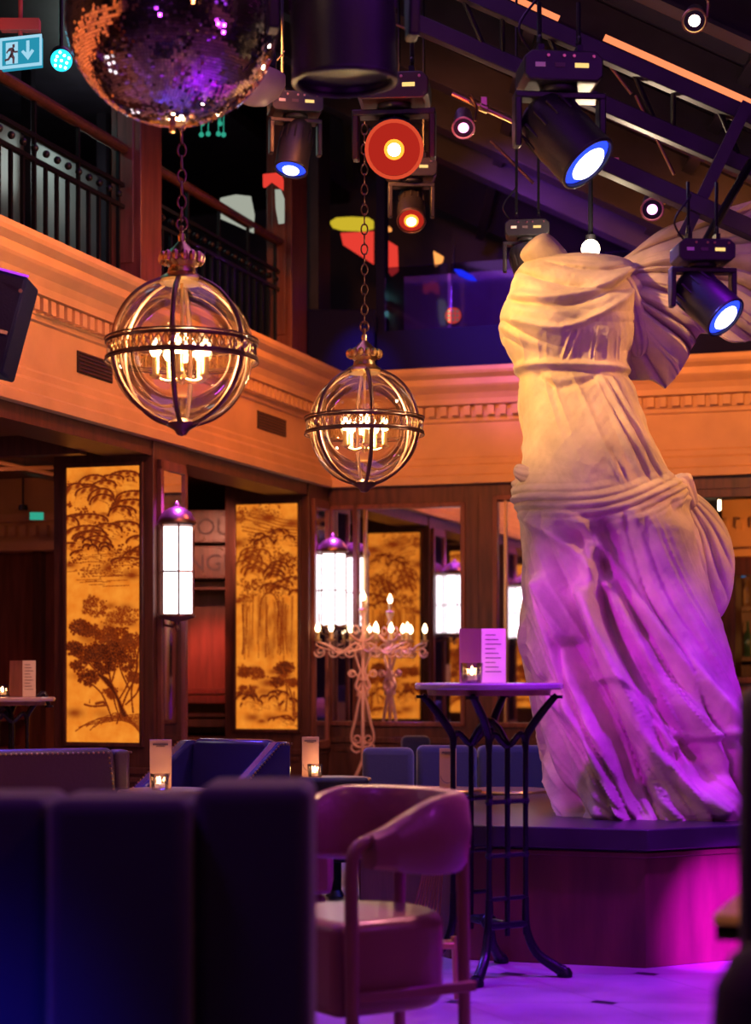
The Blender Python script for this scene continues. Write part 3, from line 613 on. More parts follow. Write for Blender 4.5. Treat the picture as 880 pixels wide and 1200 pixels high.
ct = empty('ring_chandelier', W(832, 728, 16.6), 'small distant chandelier of glowing candle bulbs right of the statue', 'chandelier')
q = MB(); cc = W(832, 742, 16.6)
q.tube([cc+Vector((.13*math.cos(t), .13*math.sin(t), 0)) for t in [2*PI*i/20 for i in range(20)]], .008, 6, closed=True); q.cyl(cc, cc+Vector((0, 0, .5)), .006); q.cyl(cc-Vector((.13, 0, 0)), cc+Vector((.13, 0, 0)), .006)
q.cyl(cc+Vector((0, 0, .5)), (cc.x, cc.y, 2.5), .004); q.build('ring', 'brass', ct)
for i in range(6):
    t = 2*PI*i/6+.3; q = MB(); q.sph(cc+Vector((.13*math.cos(t), .13*math.sin(t), .03)), .024, 10, (1, 1, 1.5)); q.build('bulb', 'flame', ct, smooth=True)
for i, (px, py) in enumerate(((843, 583), (822, 585))):
    q = MB(); p = W(px, py, 14.6); q.sph(p, .022 if i == 0 else .012, 10); q.cyl(p, (p.x, p.y, 2.39), .01, n=8); tag(q.build('cabinet_spot', 'flame', loc=p, smooth=True), ['bright small ceiling spot in the right-hand opening', 'dimmer small ceiling spot left of the bright one in the right-hand opening'][i], 'spotlight')
q = MB(); q.room(4.6-1.9, 6, -1.6, -1.0, 0, 1.05); q.room(2.65, 6.05, -1.65, -.95, 1.05, 1.09); o = q.build('bar_counter', 'wood_red', loc=R(3, -1.3, 0)); tag(o, 'reddish wooden bar counter behind the statue at right', 'counter')
# ------------------------------------------------------------------ globe lanterns on chains
def chain(q, top, bot, L=.062, r=.0042, wd=.016):
    top, bot = Vector(top), Vector(bot); n = max(1, int((top-bot).length/(L*.78)))
    for i in range(n):
        p = bot+(top-bot)*((i+.5)/n); k = i % 2; pts = []
        for t in range(12):
            a = 2*PI*t/12; u = math.cos(a)*wd; z = math.sin(a)*(L/2-wd*.3)+(0)
            pts.append(p+Vector((u, 0, z)) if k else p+Vector((0, u, z)))
        q.tube(pts, r, 6, closed=True)
def globe_lantern(c, r, top_z, label, glow, candles, rot):
    c = Vector(c); t = empty('globe_lantern', c+Vector((0, 0, r)), label, 'lantern', 'glass globe lanterns')
    g = MB(); g.sph(c, r*.985, 48); g.build('glass_globe', 'globe_glass', t, smooth=True)
    for k in range(3):
        q = MB(); a = rot+k*PI/3
        pts = [c+Vector((math.cos(a)*math.sin(s)*r, math.sin(a)*math.sin(s)*r, math.cos(s)*r)) for s in [2*PI*i/64 for i in range(64)]]
        q.tube(pts, .0105, 8, closed=True); q.build('globe_rib', 'bronze', t, smooth=True)
    bt = r*.105   # half height of the pierced band
    for s in (-1, 1):
        q = MB(); rr = math.sqrt(r*r-bt*bt)+.008
        q.tube([c+Vector((math.cos(a)*rr, math.sin(a)*rr, s*bt)) for a in [2*PI*i/72 for i in range(72)]], .0075, 8, closed=True)
        q.tube([c+Vector((math.cos(a)*(rr+.006), math.sin(a)*(rr+.006), s*(bt+.012))) for a in [2*PI*i/72 for i in range(72)]], .004, 6, closed=True); q.build('band_rim', 'bronze', t, smooth=True)
    q = MB(); N = 60; rr = r+.004
    for i in range(N):
        a0, a1, am = 2*PI*i/N, 2*PI*(i+1)/N, 2*PI*(i+.5)/N; P = lambda a, z: c+Vector((math.cos(a)*rr, math.sin(a)*rr, z))
        q.tube([P(a0, -bt), P(am, 0), P(a1, bt)], .003, 4); q.tube([P(a1, -bt), P(am, 0), P(a0, bt)], .003, 4); q.cyl(P(a0, -bt), P(a0, bt), .003, n=4)
    q.build('pierced_band', 'brass', t)
    for k in range(6):
        a = rot+k*PI/3; q = MB(); q.sph(c+Vector((math.cos(a)*(r+.012), math.sin(a)*(r+.012), 0)), .014, 10); q.build('stud', 'brass', t, smooth=True)
    q = MB(); q.lathe([(r*.30, -.01), (r*.33, .0), (r*.30, .012), (r*.20, .03), (r*.18, .05), (r*.26, .07), (r*.27, .085), (r*.20, .11), (r*.10, .135), (r*.05, .15), (r*.05, .17), (.012, .18)], c+Vector((0, 0, r*.965)), 28)
    for i in range(14):
        a = 2*PI*i/14; p = c+Vector((math.cos(a)*r*.27, math.sin(a)*r*.27, r*.965+.085)); q.sph(p, .016, 8, (1, 1, 1.5))
    q.build('crown_cap', 'brass', t, smooth=True)
    q = MB(); q.tube([c+Vector((0, 0, r+.145)), c+Vector((0, 0, r+.2))], .008, 8); zt = r+.19
    q.tube([c+Vector((math.cos(a)*.02, 0, zt+.02+math.sin(a)*.025)) for a in [2*PI*i/16 for i in range(16)]], .005, 6, closed=True); q.build('hanging_loop', 'bronze', t, smooth=True)
    q = MB(); chain(q, (c.x, c.y, top_z), c+Vector((0, 0, zt+.03))); q.build('chain', 'bronze', t, smooth=True)
    q = MB(); q.lathe([(.001, -.045), (.018, -.04), (.03, -.022), (r*.2, -.008), (r*.22, .004), (r*.16, .018)], c-Vector((0, 0, r)), 24); q.build('bottom_boss', 'bronze', t, smooth=True)
    q = MB(); q.cyl(c+Vector((0, 0, r)), c-Vector((0, 0, r*.45)), .007); hub = c-Vector((0, 0, r*.36))
    q.lathe([(.001, -.03), (.014, -.02), (.02, 0), (.012, .02), (.007, .04)], hub, 12)
    Cn = []
    for i in range(candles):
        a = rot+.4+2*PI*i/candles; e = hub+Vector((math.cos(a)*r*.36, math.sin(a)*r*.36, .0)); q.tube(smooth_curve([hub, hub+Vector((math.cos(a)*r*.2, math.sin(a)*r*.2, -.015)), e+Vector((0, 0, .0))], 5), .0045, 6); q.lathe([(.006, -.01), (.022, 0), (.024, .008), (.01, .01)], e, 12); Cn.append(e)
    q.build('candle_arms', 'brass', t, smooth=True)
    for e in Cn:
        q = MB(); q.cyl(e+Vector((0, 0, .005)), e+Vector((0, 0, .075)), .0125, n=12); cs = q.build('candle_sleeve', 'gold_sleeve', t, smooth=True)
        q = MB(); q.lathe([(.001, 0), (.014, .005), (.023, .024), (.018, .046), (.007, .062), (.001, .070)], e+Vector((0, 0, .075)), 12); q.build('bulb', 'bulb', cs, smooth=True)
    point(c-Vector((0, 0, r*.05)), (1, .62, .30), glow, .06, 'lantern_bulb')
    return t
globe_lantern(W(213, 412, 7.2), .280, 4.75, 'nearer and larger glass globe lantern hanging on a chain below the mirror ball', 34, 5, .50)
globe_lantern(W(427, 500, 9.2), .280, 4.95, 'farther and smaller glass globe lantern hanging at the centre on a chain', 34, 5, .66)
# ------------------------------------------------------------------ mirror ball
def mirror_ball(c, r):
    c = Vector(c); t = empty('mirror_ball', c+Vector((0, 0, r)), 'large mirror ball of tiny square mirrors at the top, reflecting violet and gold', 'mirror ball')
    q = MB(); q.sph(c, r-.006, 48); q.build('ball_core', 'grout', t, smooth=True)
    vs, fs = [], []; rg = random.Random(2); rows = 104
    for j in range(rows):
        t0 = PI*(j+.06)/rows; t1 = PI*(j+.94)/rows; n = max(4, int(2*PI*math.sin((t0+t1)/2)*rows/PI))
        for i in range(n):
            a0 = 2*PI*(i+.06)/n; a1 = 2*PI*(i+.94)/n; P = [Vector((math.sin(tt)*math.cos(a), math.sin(tt)*math.sin(a), math.cos(tt)))*r for tt, a in ((t0, a0), (t1, a0), (t1, a1), (t0, a1))]
            m = sum(P, Vector())/4; nn = m.normalized(); ax = Vector((rg.gauss(0, 1), rg.gauss(0, 1), rg.gauss(0, 1))).normalized(); q_ = Matrix.Rotation(rg.gauss(0, .20 if rg.random() < .24 else .055), 3, ax)
            k = len(vs); vs += [tuple(c+m+q_ @ (p-m)) for p in P]; fs.append((k, k+1, k+2, k+3))
    q = MB(); q.add(vs, fs); q.build('mirror_tiles', 'mirror_tile', t)
    q = MB(); q.lathe([(.001, -.03), (.010, -.028), (.011, -.006), (.035, .0), (.06, .012)], c-Vector((0, 0, r)), 16); q.build('bottom_eye', 'brass', t, smooth=True)
    q = MB(); q.cyl(c+Vector((0, 0, r-.01)), c+Vector((0, 0, r+.12)), .05, .03, 16); q.cyl(c+Vector((0, 0, r+.1)), (c.x, c.y, 5.45), .012); q.build('motor_rod', 'black_metal', t)
mirror_ball(W(202, 20, 6.2), .353)
# ------------------------------------------------------------------ moving heads
def moving_head(c, s, aim, lens, label, yaw=0, barrel=1.0, top=None, core=None, head_r=.15, ring='fixture_black'):
    c = Vector(c); t = empty('moving_head_light', c, label, 'stage light', 'moving head stage lights'); rz = Matrix.Rotation(yaw, 3, 'Z')
    L = lambda x, y, z: c+rz @ Vector((x*s, y*s, z*s))
    q = MB(); poly = [(-.20, -.05), (-.17, -.075), (.17, -.075), (.20, -.05), (.20, .04), (.16, .075), (-.16, .075), (-.20, .04)]
    q.extr([(p[0]*s, p[1]*s) for p in poly], L(0, -.13, 0), rz @ Vector((1, 0, 0)), (0, 0, 1), rz @ Vector((0, .26*s, 0))); b = q.build('base', 'fixture_black', t, bev=.008*s)
    for x, wd, m in ((-.12, .05, 'paper'), (-.02, .05, 'ink_text'), (.09, .07, 'mini_display')):
        q = MB(); q.box(L(x, -.132, .0), (wd*s, .004, .022*s), yaw); q.build('display' if m == 'mini_display' else 'label_plate', m, b)
    for x in (-.08, .0, .05, .15):
        q = MB(); q.cyl(L(x, -.13, .045), L(x, -.14, .045), .008*s, n=8); q.build('button', 'brass', b)
    q = MB()
    for x in (-.1, .1): q.box(L(x, 0, .10), (.03*s, .10*s, .06*s), yaw); q.tube([L(x, .03*math.cos(a), .155+.03*math.sin(a)) for a in [2*PI*i/12 for i in range(12)]], .009*s, 6, closed=True)
    q.build('clamp', 'black_metal', t)
    q = MB(); z1 = top if top else c.z+.5; q.cyl(L(-.1, 0, .15), (L(-.1, 0, 0).x+.0, c.y, z1), .012*s, n=8); q.build('hanging_rod', 'black_metal', t)
    q = MB(); q.cyl(L(.1, 0, .15), (L(.1, 0, 0).x, c.y, z1), .012*s, n=8); q.build('hanging_rod', 'black_metal', t)
    q = MB(); q.tube(smooth_curve([L(-.14, -.05, .07), L(-.22, -.08, .2), L(-.10, -.05, .38), L(-.1, 0, .40)], 6), .007*s, 6); q.build('power_cable', 'black_metal', t, smooth=True)
    # yoke
    q = MB(); q.lathe([(.09*s, 0), (.10*s, -.02*s), (.09*s, -.04*s)], L(0, 0, -.07), 20)
    aw = head_r+.055
    for x in (-aw, aw): q.extr([(-.05*s, 0), (.05*s, 0), (.055*s, -.17*s), (.04*s, -.27*s), (-.04*s, -.27*s), (-.055*s, -.17*s)], L(x-.018, 0, -.11), rz @ Vector((0, 1, 0)), (0, 0, 1), rz @ Vector((.036*s, 0, 0)))
    q.box(L(0, 0, -.125), (2*aw*s+.036*s, .11*s, .035*s), yaw); q.build('yoke', 'fixture_black', t, bev=.008*s)
    piv = L(0, 0, -.30); d = (Vector(aim)-piv).normalized(); hr = head_r
    prof = [(.05, -.19), (.10, -.18), (hr*.86, -.14), (hr*.95, -.05), (hr, .04), (hr*.98, .12), (hr*1.0, .20*barrel), (hr*.93, .205*barrel), (hr*.90, .185*barrel)]
    q = MB(); q.lathe([(a*s, h*s) for a, h in prof], piv, 26, d)
    x_, y_ = basis(d)
    for i in range(12):
        a = 2*PI*i/12; p = piv+(x_*math.cos(a)+y_*math.sin(a))*hr*.97*s; q.cyl(p-d*.10*s, p+d*.0*s, .008*s, n=5)
    h = q.build('head', 'fixture_black', t, smooth=True)
    q = MB(); q.tube([piv+d*.205*barrel*s+(x_*math.cos(a)+y_*math.sin(a))*hr*.95*s for a in [2*PI*i/30 for i in range(30)]], .010*s, 8, closed=True); q.build('lens_ring', ring, h, smooth=True)
    if lens:
        q = MB(); q.lathe([(hr*.89*s, 0), (hr*.7*s, .012*s), (hr*.3*s, .02*s), (.001, .022*s)], piv+d*.19*barrel*s, 26, d); q.build('lens', lens, h, smooth=True)
        if core: q = MB(); q.lathe([(hr*core[1]*s, 0), (hr*core[1]*.9*s, .012*s), (.001, .016*s)], piv+d*(.19*barrel+.022)*s, 20, d); q.build('lamp_core', core[0], h, smooth=True)
        if lens == 'lens_orange': q = MB(); q.lathe([(hr*core[1]*1.45*s, 0), (hr*core[1]*1.3*s, .010*s), (.001, .014*s)], piv+d*(.19*barrel+.019)*s, 20, d); q.build('amber_ring', 'lens_amber', h, smooth=True)
    return piv+d*.26*barrel*s, d
def emit_spot(pd, col, e, size): p, d = pd; spot(p+d*.03, p+d*3, col, e, size, .5, .05)
moving_head(W(655, 86, 7.6), .80, W(655, 155, 7.6)+Vector((.62, -.34, -.8)), 'lens_blue', 'large black moving head with blue-rimmed white lens above the statue, at upper right', .1, 1.15, 3.85, ('lens_white', .62), .16)
emit_spot((W(690, 215, 7.3), Vector((.5, -.1, -.86))), (.15, .15, 1), 60, 50)
moving_head(W(823, 297, 7.2), .55, W(823, 347, 7.2)+Vector((.62, -.5, -.75)), 'lens_blue', 'black moving head with blue lens in front of the cloak, at far right', .1, 1.2, 3.02, ('lens_white', .60), .16)
moving_head(W(462, 108, 8.4), .80, W(458, 330, 5.2), 'lens_orange', 'black moving head shining orange at the top centre', -.1, .95, 5.0, ('lamp_hot', .24), .16, 'orange_glow')
spot(W(462, 230, 7.7), W(458, 150, 8.6), (1, .05, .02), 26, 90, 1, .05)
moving_head(W(482, 200, 10.6), .70, W(482, 600, 8.6), 'lens_orange', 'smaller black moving head with amber lens, right below the orange one', .05, 1.0, 5.3, ('lens_core', .35), .115, 'bronze')
moving_head(W(346, 124, 9.8), .68, W(346, 170, 9.8)+Vector((-.15, -.28, -1)), 'lens_blue', 'black moving head with thin blue lens between the mirror ball and the orange light', .2, 1.05, 5.2, ('lens_white', .5), .13)
moving_head(W(618, 270, 9.4), .55, (1.5, 9.6, 1), None, 'black moving head half hidden behind the statue shoulder', -.1, 1.0, 4.6, None, .15)
moving_head(W(402, -98, 6.0), 1.0, W(402, 0, 6.0)+Vector((.03, .03, -1.2)), None, 'big unlit black moving head in shadow beside the mirror ball', .15, 1.1, 5.0, None, .17)
# pale dome light tucked behind the mirror ball
t = empty('dome_light', W(296, 90, 8.0), 'pale rounded fixture peeping out behind the right side of the mirror ball', 'stage light'); cc = W(296, 108, 8.0)
q = MB(); q.lathe([(.12, .10), (.13, .06), (.115, .01), (.07, -.04), (.03, -.055), (.001, -.06)], cc, 24, (.25, -.1, 1)); q.build('dome_body', 'white_plastic', t, smooth=True)
q = MB(); q.box(cc+Vector((.015, -.117, .02)), (.06, .02, .025)); q.build('label_plate', 'ink_text', t)
q = MB(); q.cyl(cc+Vector((0, 0, .1)), (cc.x, cc.y, 5.2), .015); q.box(cc+Vector((0, 0, .13)), (.2, .12, .07)); q.build('mount', 'black_metal', t)
# ------------------------------------------------------------------ rigging: truss bars and pipes with small spots
def pipe(p, q_, r, m, label, name='lighting_pipe', clamps=()):
    q = MB(); q.cyl(p, q_, r, n=12); t = tag(q.build(name, m, loc=p, smooth=True), label, 'pipe')
    for k in clamps:
        c = p.lerp(q_, k); d = (q_-p).normalized(); b = MB(); b.cyl(c-d*.02, c+d*.02, r*1.8, n=12); b.box(c+Vector((0, 0, r*2)), (.03, .03, .05)); b.build('clamp', 'brass', t, bev=.003)
    return t
pipe(W(530, 110, 8.2), W(838, 252, 8.2), .011, 'brass', 'thin brass-coloured pipe sloping across the roof, carrying two small spots', clamps=(.12, .34, .62, .9))
t = empty('lighting_truss', W(690, 60, 8.0), 'dark lighting truss sloping from the top centre down to the right edge', 'truss')
ch = [(W(480, -36, 8.0), W(930, 160, 8.0)), (W(480, 25, 8.1), W(930, 220, 8.1))]
for p, q_ in ch: q = MB(); q.box((p+q_)/2, ((q_-p).length, .06, .07), tf=Matrix.Rotation(math.atan2(-(q_-p).z, (q_-p).x), 3, 'Y')); q.build('chord', 'roof_dark', t, bev=.004)
for k in range(9):
    a = ch[0][0].lerp(ch[0][1], k/9+.02); b = ch[1][0].lerp(ch[1][1], k/9+.09 if k % 2 else k/9+.02); q = MB(); q.cyl(a, b, .012, n=8); q.build('brace', 'black_metal', t)
t = empty('support_beam', W(800, 240, 7.6), 'dark sloping steel beam the far right moving head hangs from', 'beam')
p, q_ = W(700, 190, 7.9), W(930, 292, 7.9); q = MB(); q.box((p+q_)/2, ((q_-p).length, .08, .07), tf=Matrix.Rotation(math.atan2(-(q_-p).z, (q_-p).x), 3, 'Y')); q.build('beam', 'roof_dark', t, bev=.004)
q = MB(); q.box(W(838, 200, 7.9)+Vector((0, 0, 0)), (.05, .05, .62), tf=Matrix.Rotation(.45, 3, 'Y')); q.build('strut', 'roof_dark', t)
q = MB(); q.cyl(W(880, 190, 7.9), W(800, 330, 7.5), .018, n=8); q.build('diagonal_rod', 'black_metal', t)
for i, (a, b, D) in enumerate((((745, 112), (790, 205), 9.0), ((700, 58), (740, 110), 9.0), ((770, 160), (860, 190), 9.4))):
    pipe(W(*a, D), W(*b, D), .009, 'bronze', ['thin bent rod under the roof glass, middle one', 'short thin rod beside the large moving head', 'thin rod low under the roof glass at right'][i], 'roof_rod')
for i, (a, b) in enumerate((((455, 25), (560, 70)), ((575, 165), (625, 215)))):
    pipe(W(*a, 10.0), W(*b, 10.0), .008, 'bronze', ['thin stay rod under the dark roof above centre', 'thin slanting stay rod left of the large moving head'][i], 'roof_rod')
def small_spot(c, aim, label, lens, top):
    c = Vector(c); t = empty('track_spotlight', c, label, 'spotlight', 'small track spotlights'); d = (Vector(aim)-c).normalized()
    q = MB(); q.lathe([(.02, -.07), (.038, -.065), (.042, -.02), (.040, .02), (.05, .06), (.05, .075), (.044, .075)], c, 18, d); b = q.build('spot_body', 'fixture_black', t, smooth=True)
    x_, y_ = basis(d); q = MB(); q.tube([c+d*.077+(x_*math.cos(a)+y_*math.sin(a))*.047 for a in [2*PI*i/20 for i in range(20)]], .005, 6, closed=True); q.build('bezel', 'brass', b, smooth=True)
    q = MB(); q.lathe([(.044, 0), (.03, .006), (.001, .01)], c+d*.068, 18, d); q.build('lens', lens, b, smooth=True)
    q = MB(); q.tube(smooth_curve([c+Vector((.05, 0, 0)), c+Vector((.055, 0, .06)), c+Vector((.03, 0, .11)), Vector(top)], 5), .007, 6); q.build('mount_arm', 'brass', t, smooth=True)
small_spot(W(543, 142, 8.15), W(545, 420, 6.5), 'small black spotlight with pink lens hanging from the pipe, left one', 'lens_pink', W(556, 120, 8.2))
small_spot(W(764, 240, 8.15), W(772, 420, 6.5), 'small black spotlight with pink lens hanging from the pipe above the cloak', 'lens_pink', W(776, 222, 8.2))
small_spot(W(814, 20, 7.6), W(808, 120, 6.4), 'small bright spotlight at the top right corner', 'lamp_hot', W(822, -20, 7.7))
t = empty('bare_lamp', W(692, 292, 9.1), 'bright bare white lamp glowing just above the statue shoulder', 'lamp'); q = MB(); q.sph(W(692, 292, 9.1), .046, 16); q.build('lamp_bulb', 'lamp_hot', t, smooth=True)
q = MB(); q.cyl(W(692, 285, 9.12), W(692, 200, 9.2), .012); q.cyl(W(692, 286, 9.11), W(692, 276, 9.11), .025); q.build('lamp_stem', 'black_metal', t)
point(W(692, 292, 8.95), (1, .75, .5), 26, .05)
# ------------------------------------------------------------------ exit sign, led cans, coloured shades in the upper gallery
t = empty('exit_sign', W(24, 75, 8.2), 'teal illuminated emergency exit sign with running man and down arrow, top left', 'sign'); D = 8.2; rot = Matrix.Rotation(-.0, 3, 'Z')
def ep(x, y, dy=0): p = W(x, y+(24-x)*.11, D); p.y -= dy; return p
def epoly(pts, m, name, dy, th=.01): q = MB(); P = [ep(x, y, dy) for x, y in pts]; n = len(P); q.add(P+[p+Vector((0, th, 0)) for p in P], [tuple(range(n)), tuple(range(n, 2*n))[::-1]]+[(i, n+i, n+(i+1) % n, (i+1) % n) for i in range(n)]); return q.build(name, m, t)
epoly([(1, 44), (48, 44), (48, 78), (1, 78)], 'exit_teal', 'sign_face', 0, .05)
for pts in ([(0, 43), (49, 43), (49, 46), (0, 46)], [(0, 76), (49, 76), (49, 79), (0, 79)], [(0, 43), (2.5, 43), (2.5, 79), (0, 79)], [(46.5, 43), (49, 43), (49, 79), (46.5, 79)]): epoly(pts, 'exit_white', 'sign_edge', .006)
epoly([(7, 49), (21, 49), (21, 74), (7, 74)], 'exit_white', 'pictogram_door', .004)
for pts in ([(15, 52), (17.5, 52), (17.5, 55.5), (15, 55.5)], [(11, 56), (16, 55.5), (17, 57.5), (15.5, 64), (12.5, 64.5), (13, 59), (10, 59.5), (8.5, 62), (7.5, 61)], [(12.5, 63), (15.5, 63), (17.5, 67), (17, 74), (15, 74), (15, 68.5), (12.5, 66)], [(12.5, 63), (14, 65.5), (10.5, 70), (6, 70.5), (6, 68.5), (9.5, 68)], [(16, 57), (18, 60), (21, 60), (21, 61.8), (17, 61.8), (15, 59)]): epoly(pts, 'ink_text', 'running_man', .009)
epoly([(31, 49), (34.5, 49), (34.5, 63), (37.5, 59.5), (40, 61.5), (32.7, 71.5), (25, 61.5), (27.5, 59.5), (31, 63)], 'exit_white', 'arrow', .005)
q = MB(); q.box(W(24, 30, 8.22), (.17, .05, .05)); q.cyl(W(24, 42, 8.22), W(24, -60, 8.22), .01); q.build('sign_mount', 'red_cloth', t)
point(W(24, 60, 8.0), (.05, .5, .7), 1.2, .1)
def led_can(c, r, aim, label, halo, dot, n=9, k=9, grp=None):
    c = Vector(c); d = (Vector(aim)-c).normalized(); t = empty('led_par_can', c, label, 'stage light', grp)
    q = MB(); q.lathe([(r*.7, .22), (r*.98, .16), (r*1.05, 0), (r*.97, -.005), (r*.96, .012)], c, 22, -d); q.build('can', 'fixture_black', t, smooth=True)
    q = MB(); q.lathe([(r*.96, 0), (.001, .004)], c-d*.004, 22, d); q.build('led_face', halo, t); x_, y_ = basis(d)
    for i in range(k+1):
        rr, a = (0, 0) if i == k else (r*(.7 if i % 2 else .5), 2*PI*i/k); q = MB(); q.sph(c+(x_*math.cos(a)+y_*math.sin(a))*rr+d*.004, r*.13, 8); q.build('led', dot, t, smooth=True)
    q = MB(); q.cyl(c-d*.1, c-d*.1+Vector((0, 0, .5)), .01); q.build('hanger', 'black_metal', t)
led_can(W(72, 71, 9.0), .054, W(80, 130, 7.5), 'round teal led lamp beside the exit sign', 'led_teal', 'led_white')
led_can(W(532, 354, 14.9), .062, W(530, 380, 10), 'upper of two small red dotted led lamps behind the glass parapet', 'led_red', 'led_green', k=8, grp='red led lamps')  # this and the next: reflections in the glass, put in as glowing cans
led_can(W(531, 370, 14.65), .066, W(530, 380, 10), 'lower of two small red dotted led lamps behind the glass parapet', 'led_red', 'led_green', k=8, grp='red led lamps')
def glow_piece(name, m, px, py, D, pts, label, cat, th=.05):
    q = MB(); c = W(px, py, D); q.extr([(x/2200*D, -y/2200*D) for x, y in pts], c, (1, 0, 0), (0, 0, 1), (0, th, 0)); return tag(q.build(name, m, loc=c, bev=.004), label, cat)
glow_piece('blue_strip_light', 'lens_blue', 545, 322, 14.6, [(-13, -7), (-4, -6), (9, 1), (14, 7), (4, 5), (-7, 0)], 'slanted blue-violet strip light above the glass parapet', 'strip light')
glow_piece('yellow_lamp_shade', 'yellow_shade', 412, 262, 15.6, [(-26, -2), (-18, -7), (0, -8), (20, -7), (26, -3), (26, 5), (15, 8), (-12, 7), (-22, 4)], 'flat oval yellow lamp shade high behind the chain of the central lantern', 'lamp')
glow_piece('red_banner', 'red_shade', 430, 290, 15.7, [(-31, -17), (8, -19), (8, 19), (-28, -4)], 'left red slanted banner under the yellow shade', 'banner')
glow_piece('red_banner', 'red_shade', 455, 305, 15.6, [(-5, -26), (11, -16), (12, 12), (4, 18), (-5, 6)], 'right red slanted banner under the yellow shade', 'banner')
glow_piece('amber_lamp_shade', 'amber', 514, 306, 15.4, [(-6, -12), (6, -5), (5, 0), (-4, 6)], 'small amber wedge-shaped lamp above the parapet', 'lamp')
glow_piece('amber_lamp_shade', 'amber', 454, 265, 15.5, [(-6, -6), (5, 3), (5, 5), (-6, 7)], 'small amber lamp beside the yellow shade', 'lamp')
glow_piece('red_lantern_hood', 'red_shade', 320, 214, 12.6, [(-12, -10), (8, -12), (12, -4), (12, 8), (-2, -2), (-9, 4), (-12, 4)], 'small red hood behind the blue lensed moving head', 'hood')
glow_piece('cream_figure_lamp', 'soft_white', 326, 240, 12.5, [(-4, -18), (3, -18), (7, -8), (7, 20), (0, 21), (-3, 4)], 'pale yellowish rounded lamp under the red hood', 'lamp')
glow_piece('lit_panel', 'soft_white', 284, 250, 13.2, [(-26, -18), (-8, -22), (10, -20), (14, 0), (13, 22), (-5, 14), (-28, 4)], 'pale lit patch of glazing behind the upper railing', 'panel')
for k, (px, py) in enumerate(((237, 145), (244, 157), (236, 158), (256, 157), (262, 158), (258, 145))):
    q = MB(); q.sph(W(px, py, 12.8), .018, 8); q.cyl(W(px, py, 12.8), W(px, -60, 12.8), .003, n=5); tag(q.build('fairy_bulb', 'star_green', loc=W(px, py, 12.8), smooth=True), 'tiny green glowing bulb in the cluster under the mirror ball', 'bulb', 'green fairy bulbs')
# loudspeakers
def speaker(c, d, tilt, yaw, label, edge=True):
    c = Vector(c); t = empty('loudspeaker', c, label, 'loudspeaker'); tf = Matrix.Rotation(yaw, 3, 'Z') @ Matrix.Rotation(tilt, 3, 'Y')
    q = MB(); q.box(c, d, tf=tf); q.build('cabinet', 'speaker_navy', t, bev=.012)
    q = MB(); q.box(c+tf @ Vector((0, -d[1]/2-.004, 0)), (d[0]*.9, .01, d[2]*.92), tf=tf); q.build('grille', 'speaker_navy', t, bev=.003)
    q = MB(); q.box(c+tf @ Vector((d[0]*.28, -d[1]/2-.012, -d[2]*.1)), (d[0]*.22, .006, .014), tf=tf); q.build('badge', 'white_plastic', t)
    return t, tf
speaker(W(391, 402, 14.12)-Vector((0, -.3, 0)), (.62, .5, .53), 0, 0, 'large navy loudspeaker cabinet standing in the corner of the gallery')
t, tf = speaker(W(2, 382, 7.6), (.16, .26, .40), .26, 0, 'dark tilted loudspeaker cut by the left edge of the picture')
q = MB(); q.box(W(2, 382, 7.6)+tf @ Vector((0, -.135, .2)), (.17, .01, .008), tf=tf); q.build('top_edge', 'violet_edge', t)
q = MB(); q.cyl(W(24, 341, 7.45), W(24, 341, 7.44), .008, n=10); q.build('bolt', 'brass', t)
q = MB(); q.cyl(W(-8, 360, 7.7), R(0, 6.0, 3.0), .02); q.build('wall_bracket', 'black_metal', t)
spot(W(425, 330, 13.6), W(425, 420, 14.1), (.10, .05, 1), 30, 50, 1, .03)
# vents in the gallery front
for b0, b1, z in ((3.70, 4.13, 2.85), (.92, 1.46, 2.87)):
    t = empty('air_vent', R(0, (b0+b1)/2, z), 'dark louvred vent in the orange gallery front, '+('beside the near globe lantern' if b0 > 2 else 'left of the central globe lantern'), 'vent')
    q = MB(); q.room(0, .008, b0, b1, z-.06, z+.06); q.build('recess', 'fixture_black', t)
    q = MB()
    for k in range(6): q.room(.008, .014, b0+.01, b1-.01, z-.052+.02*k, z-.046+.02*k)
    q.build('louvre', 'bronze', t)
# ------------------------------------------------------------------ pedestal: an octagonal wooden plinth with a dark slab
corner = Vector((1.04, 7.23, 0)); side = .78; d0 = math.radians(162); pts = []; p = corner.copy(); ang = math.radians(180-17.5)
octo = [corner]; a = ang
for k in range(7): p = p+Vector((math.cos(a), math.sin(a), 0))*side; octo.append(p.copy()); a -= PI/4
pc = sum(octo, Vector())/8
grow = lambda e: [pc+(q_-pc)*(1+e/(q_-pc).length) for q_ in octo]
t = empty('pedestal', pc, 'large octagonal reddish wooden pedestal with a dark slab under the draped statue', 'pedestal')
q = MB(); q.prism([(v.x, v.y) for v in grow(0)], 0, .44); q.prism([(v.x, v.y) for v in grow(.012)], .425, .445); q.build('plinth', 'wood_plinth', t, bev=.003)
q = MB(); q.prism([(v.x, v.y) for v in grow(.035)], .455, .537); q.prism([(v.x, v.y) for v in grow(.005)], .444, .456); q.build('top_slab', 'slab', t, bev=.008)
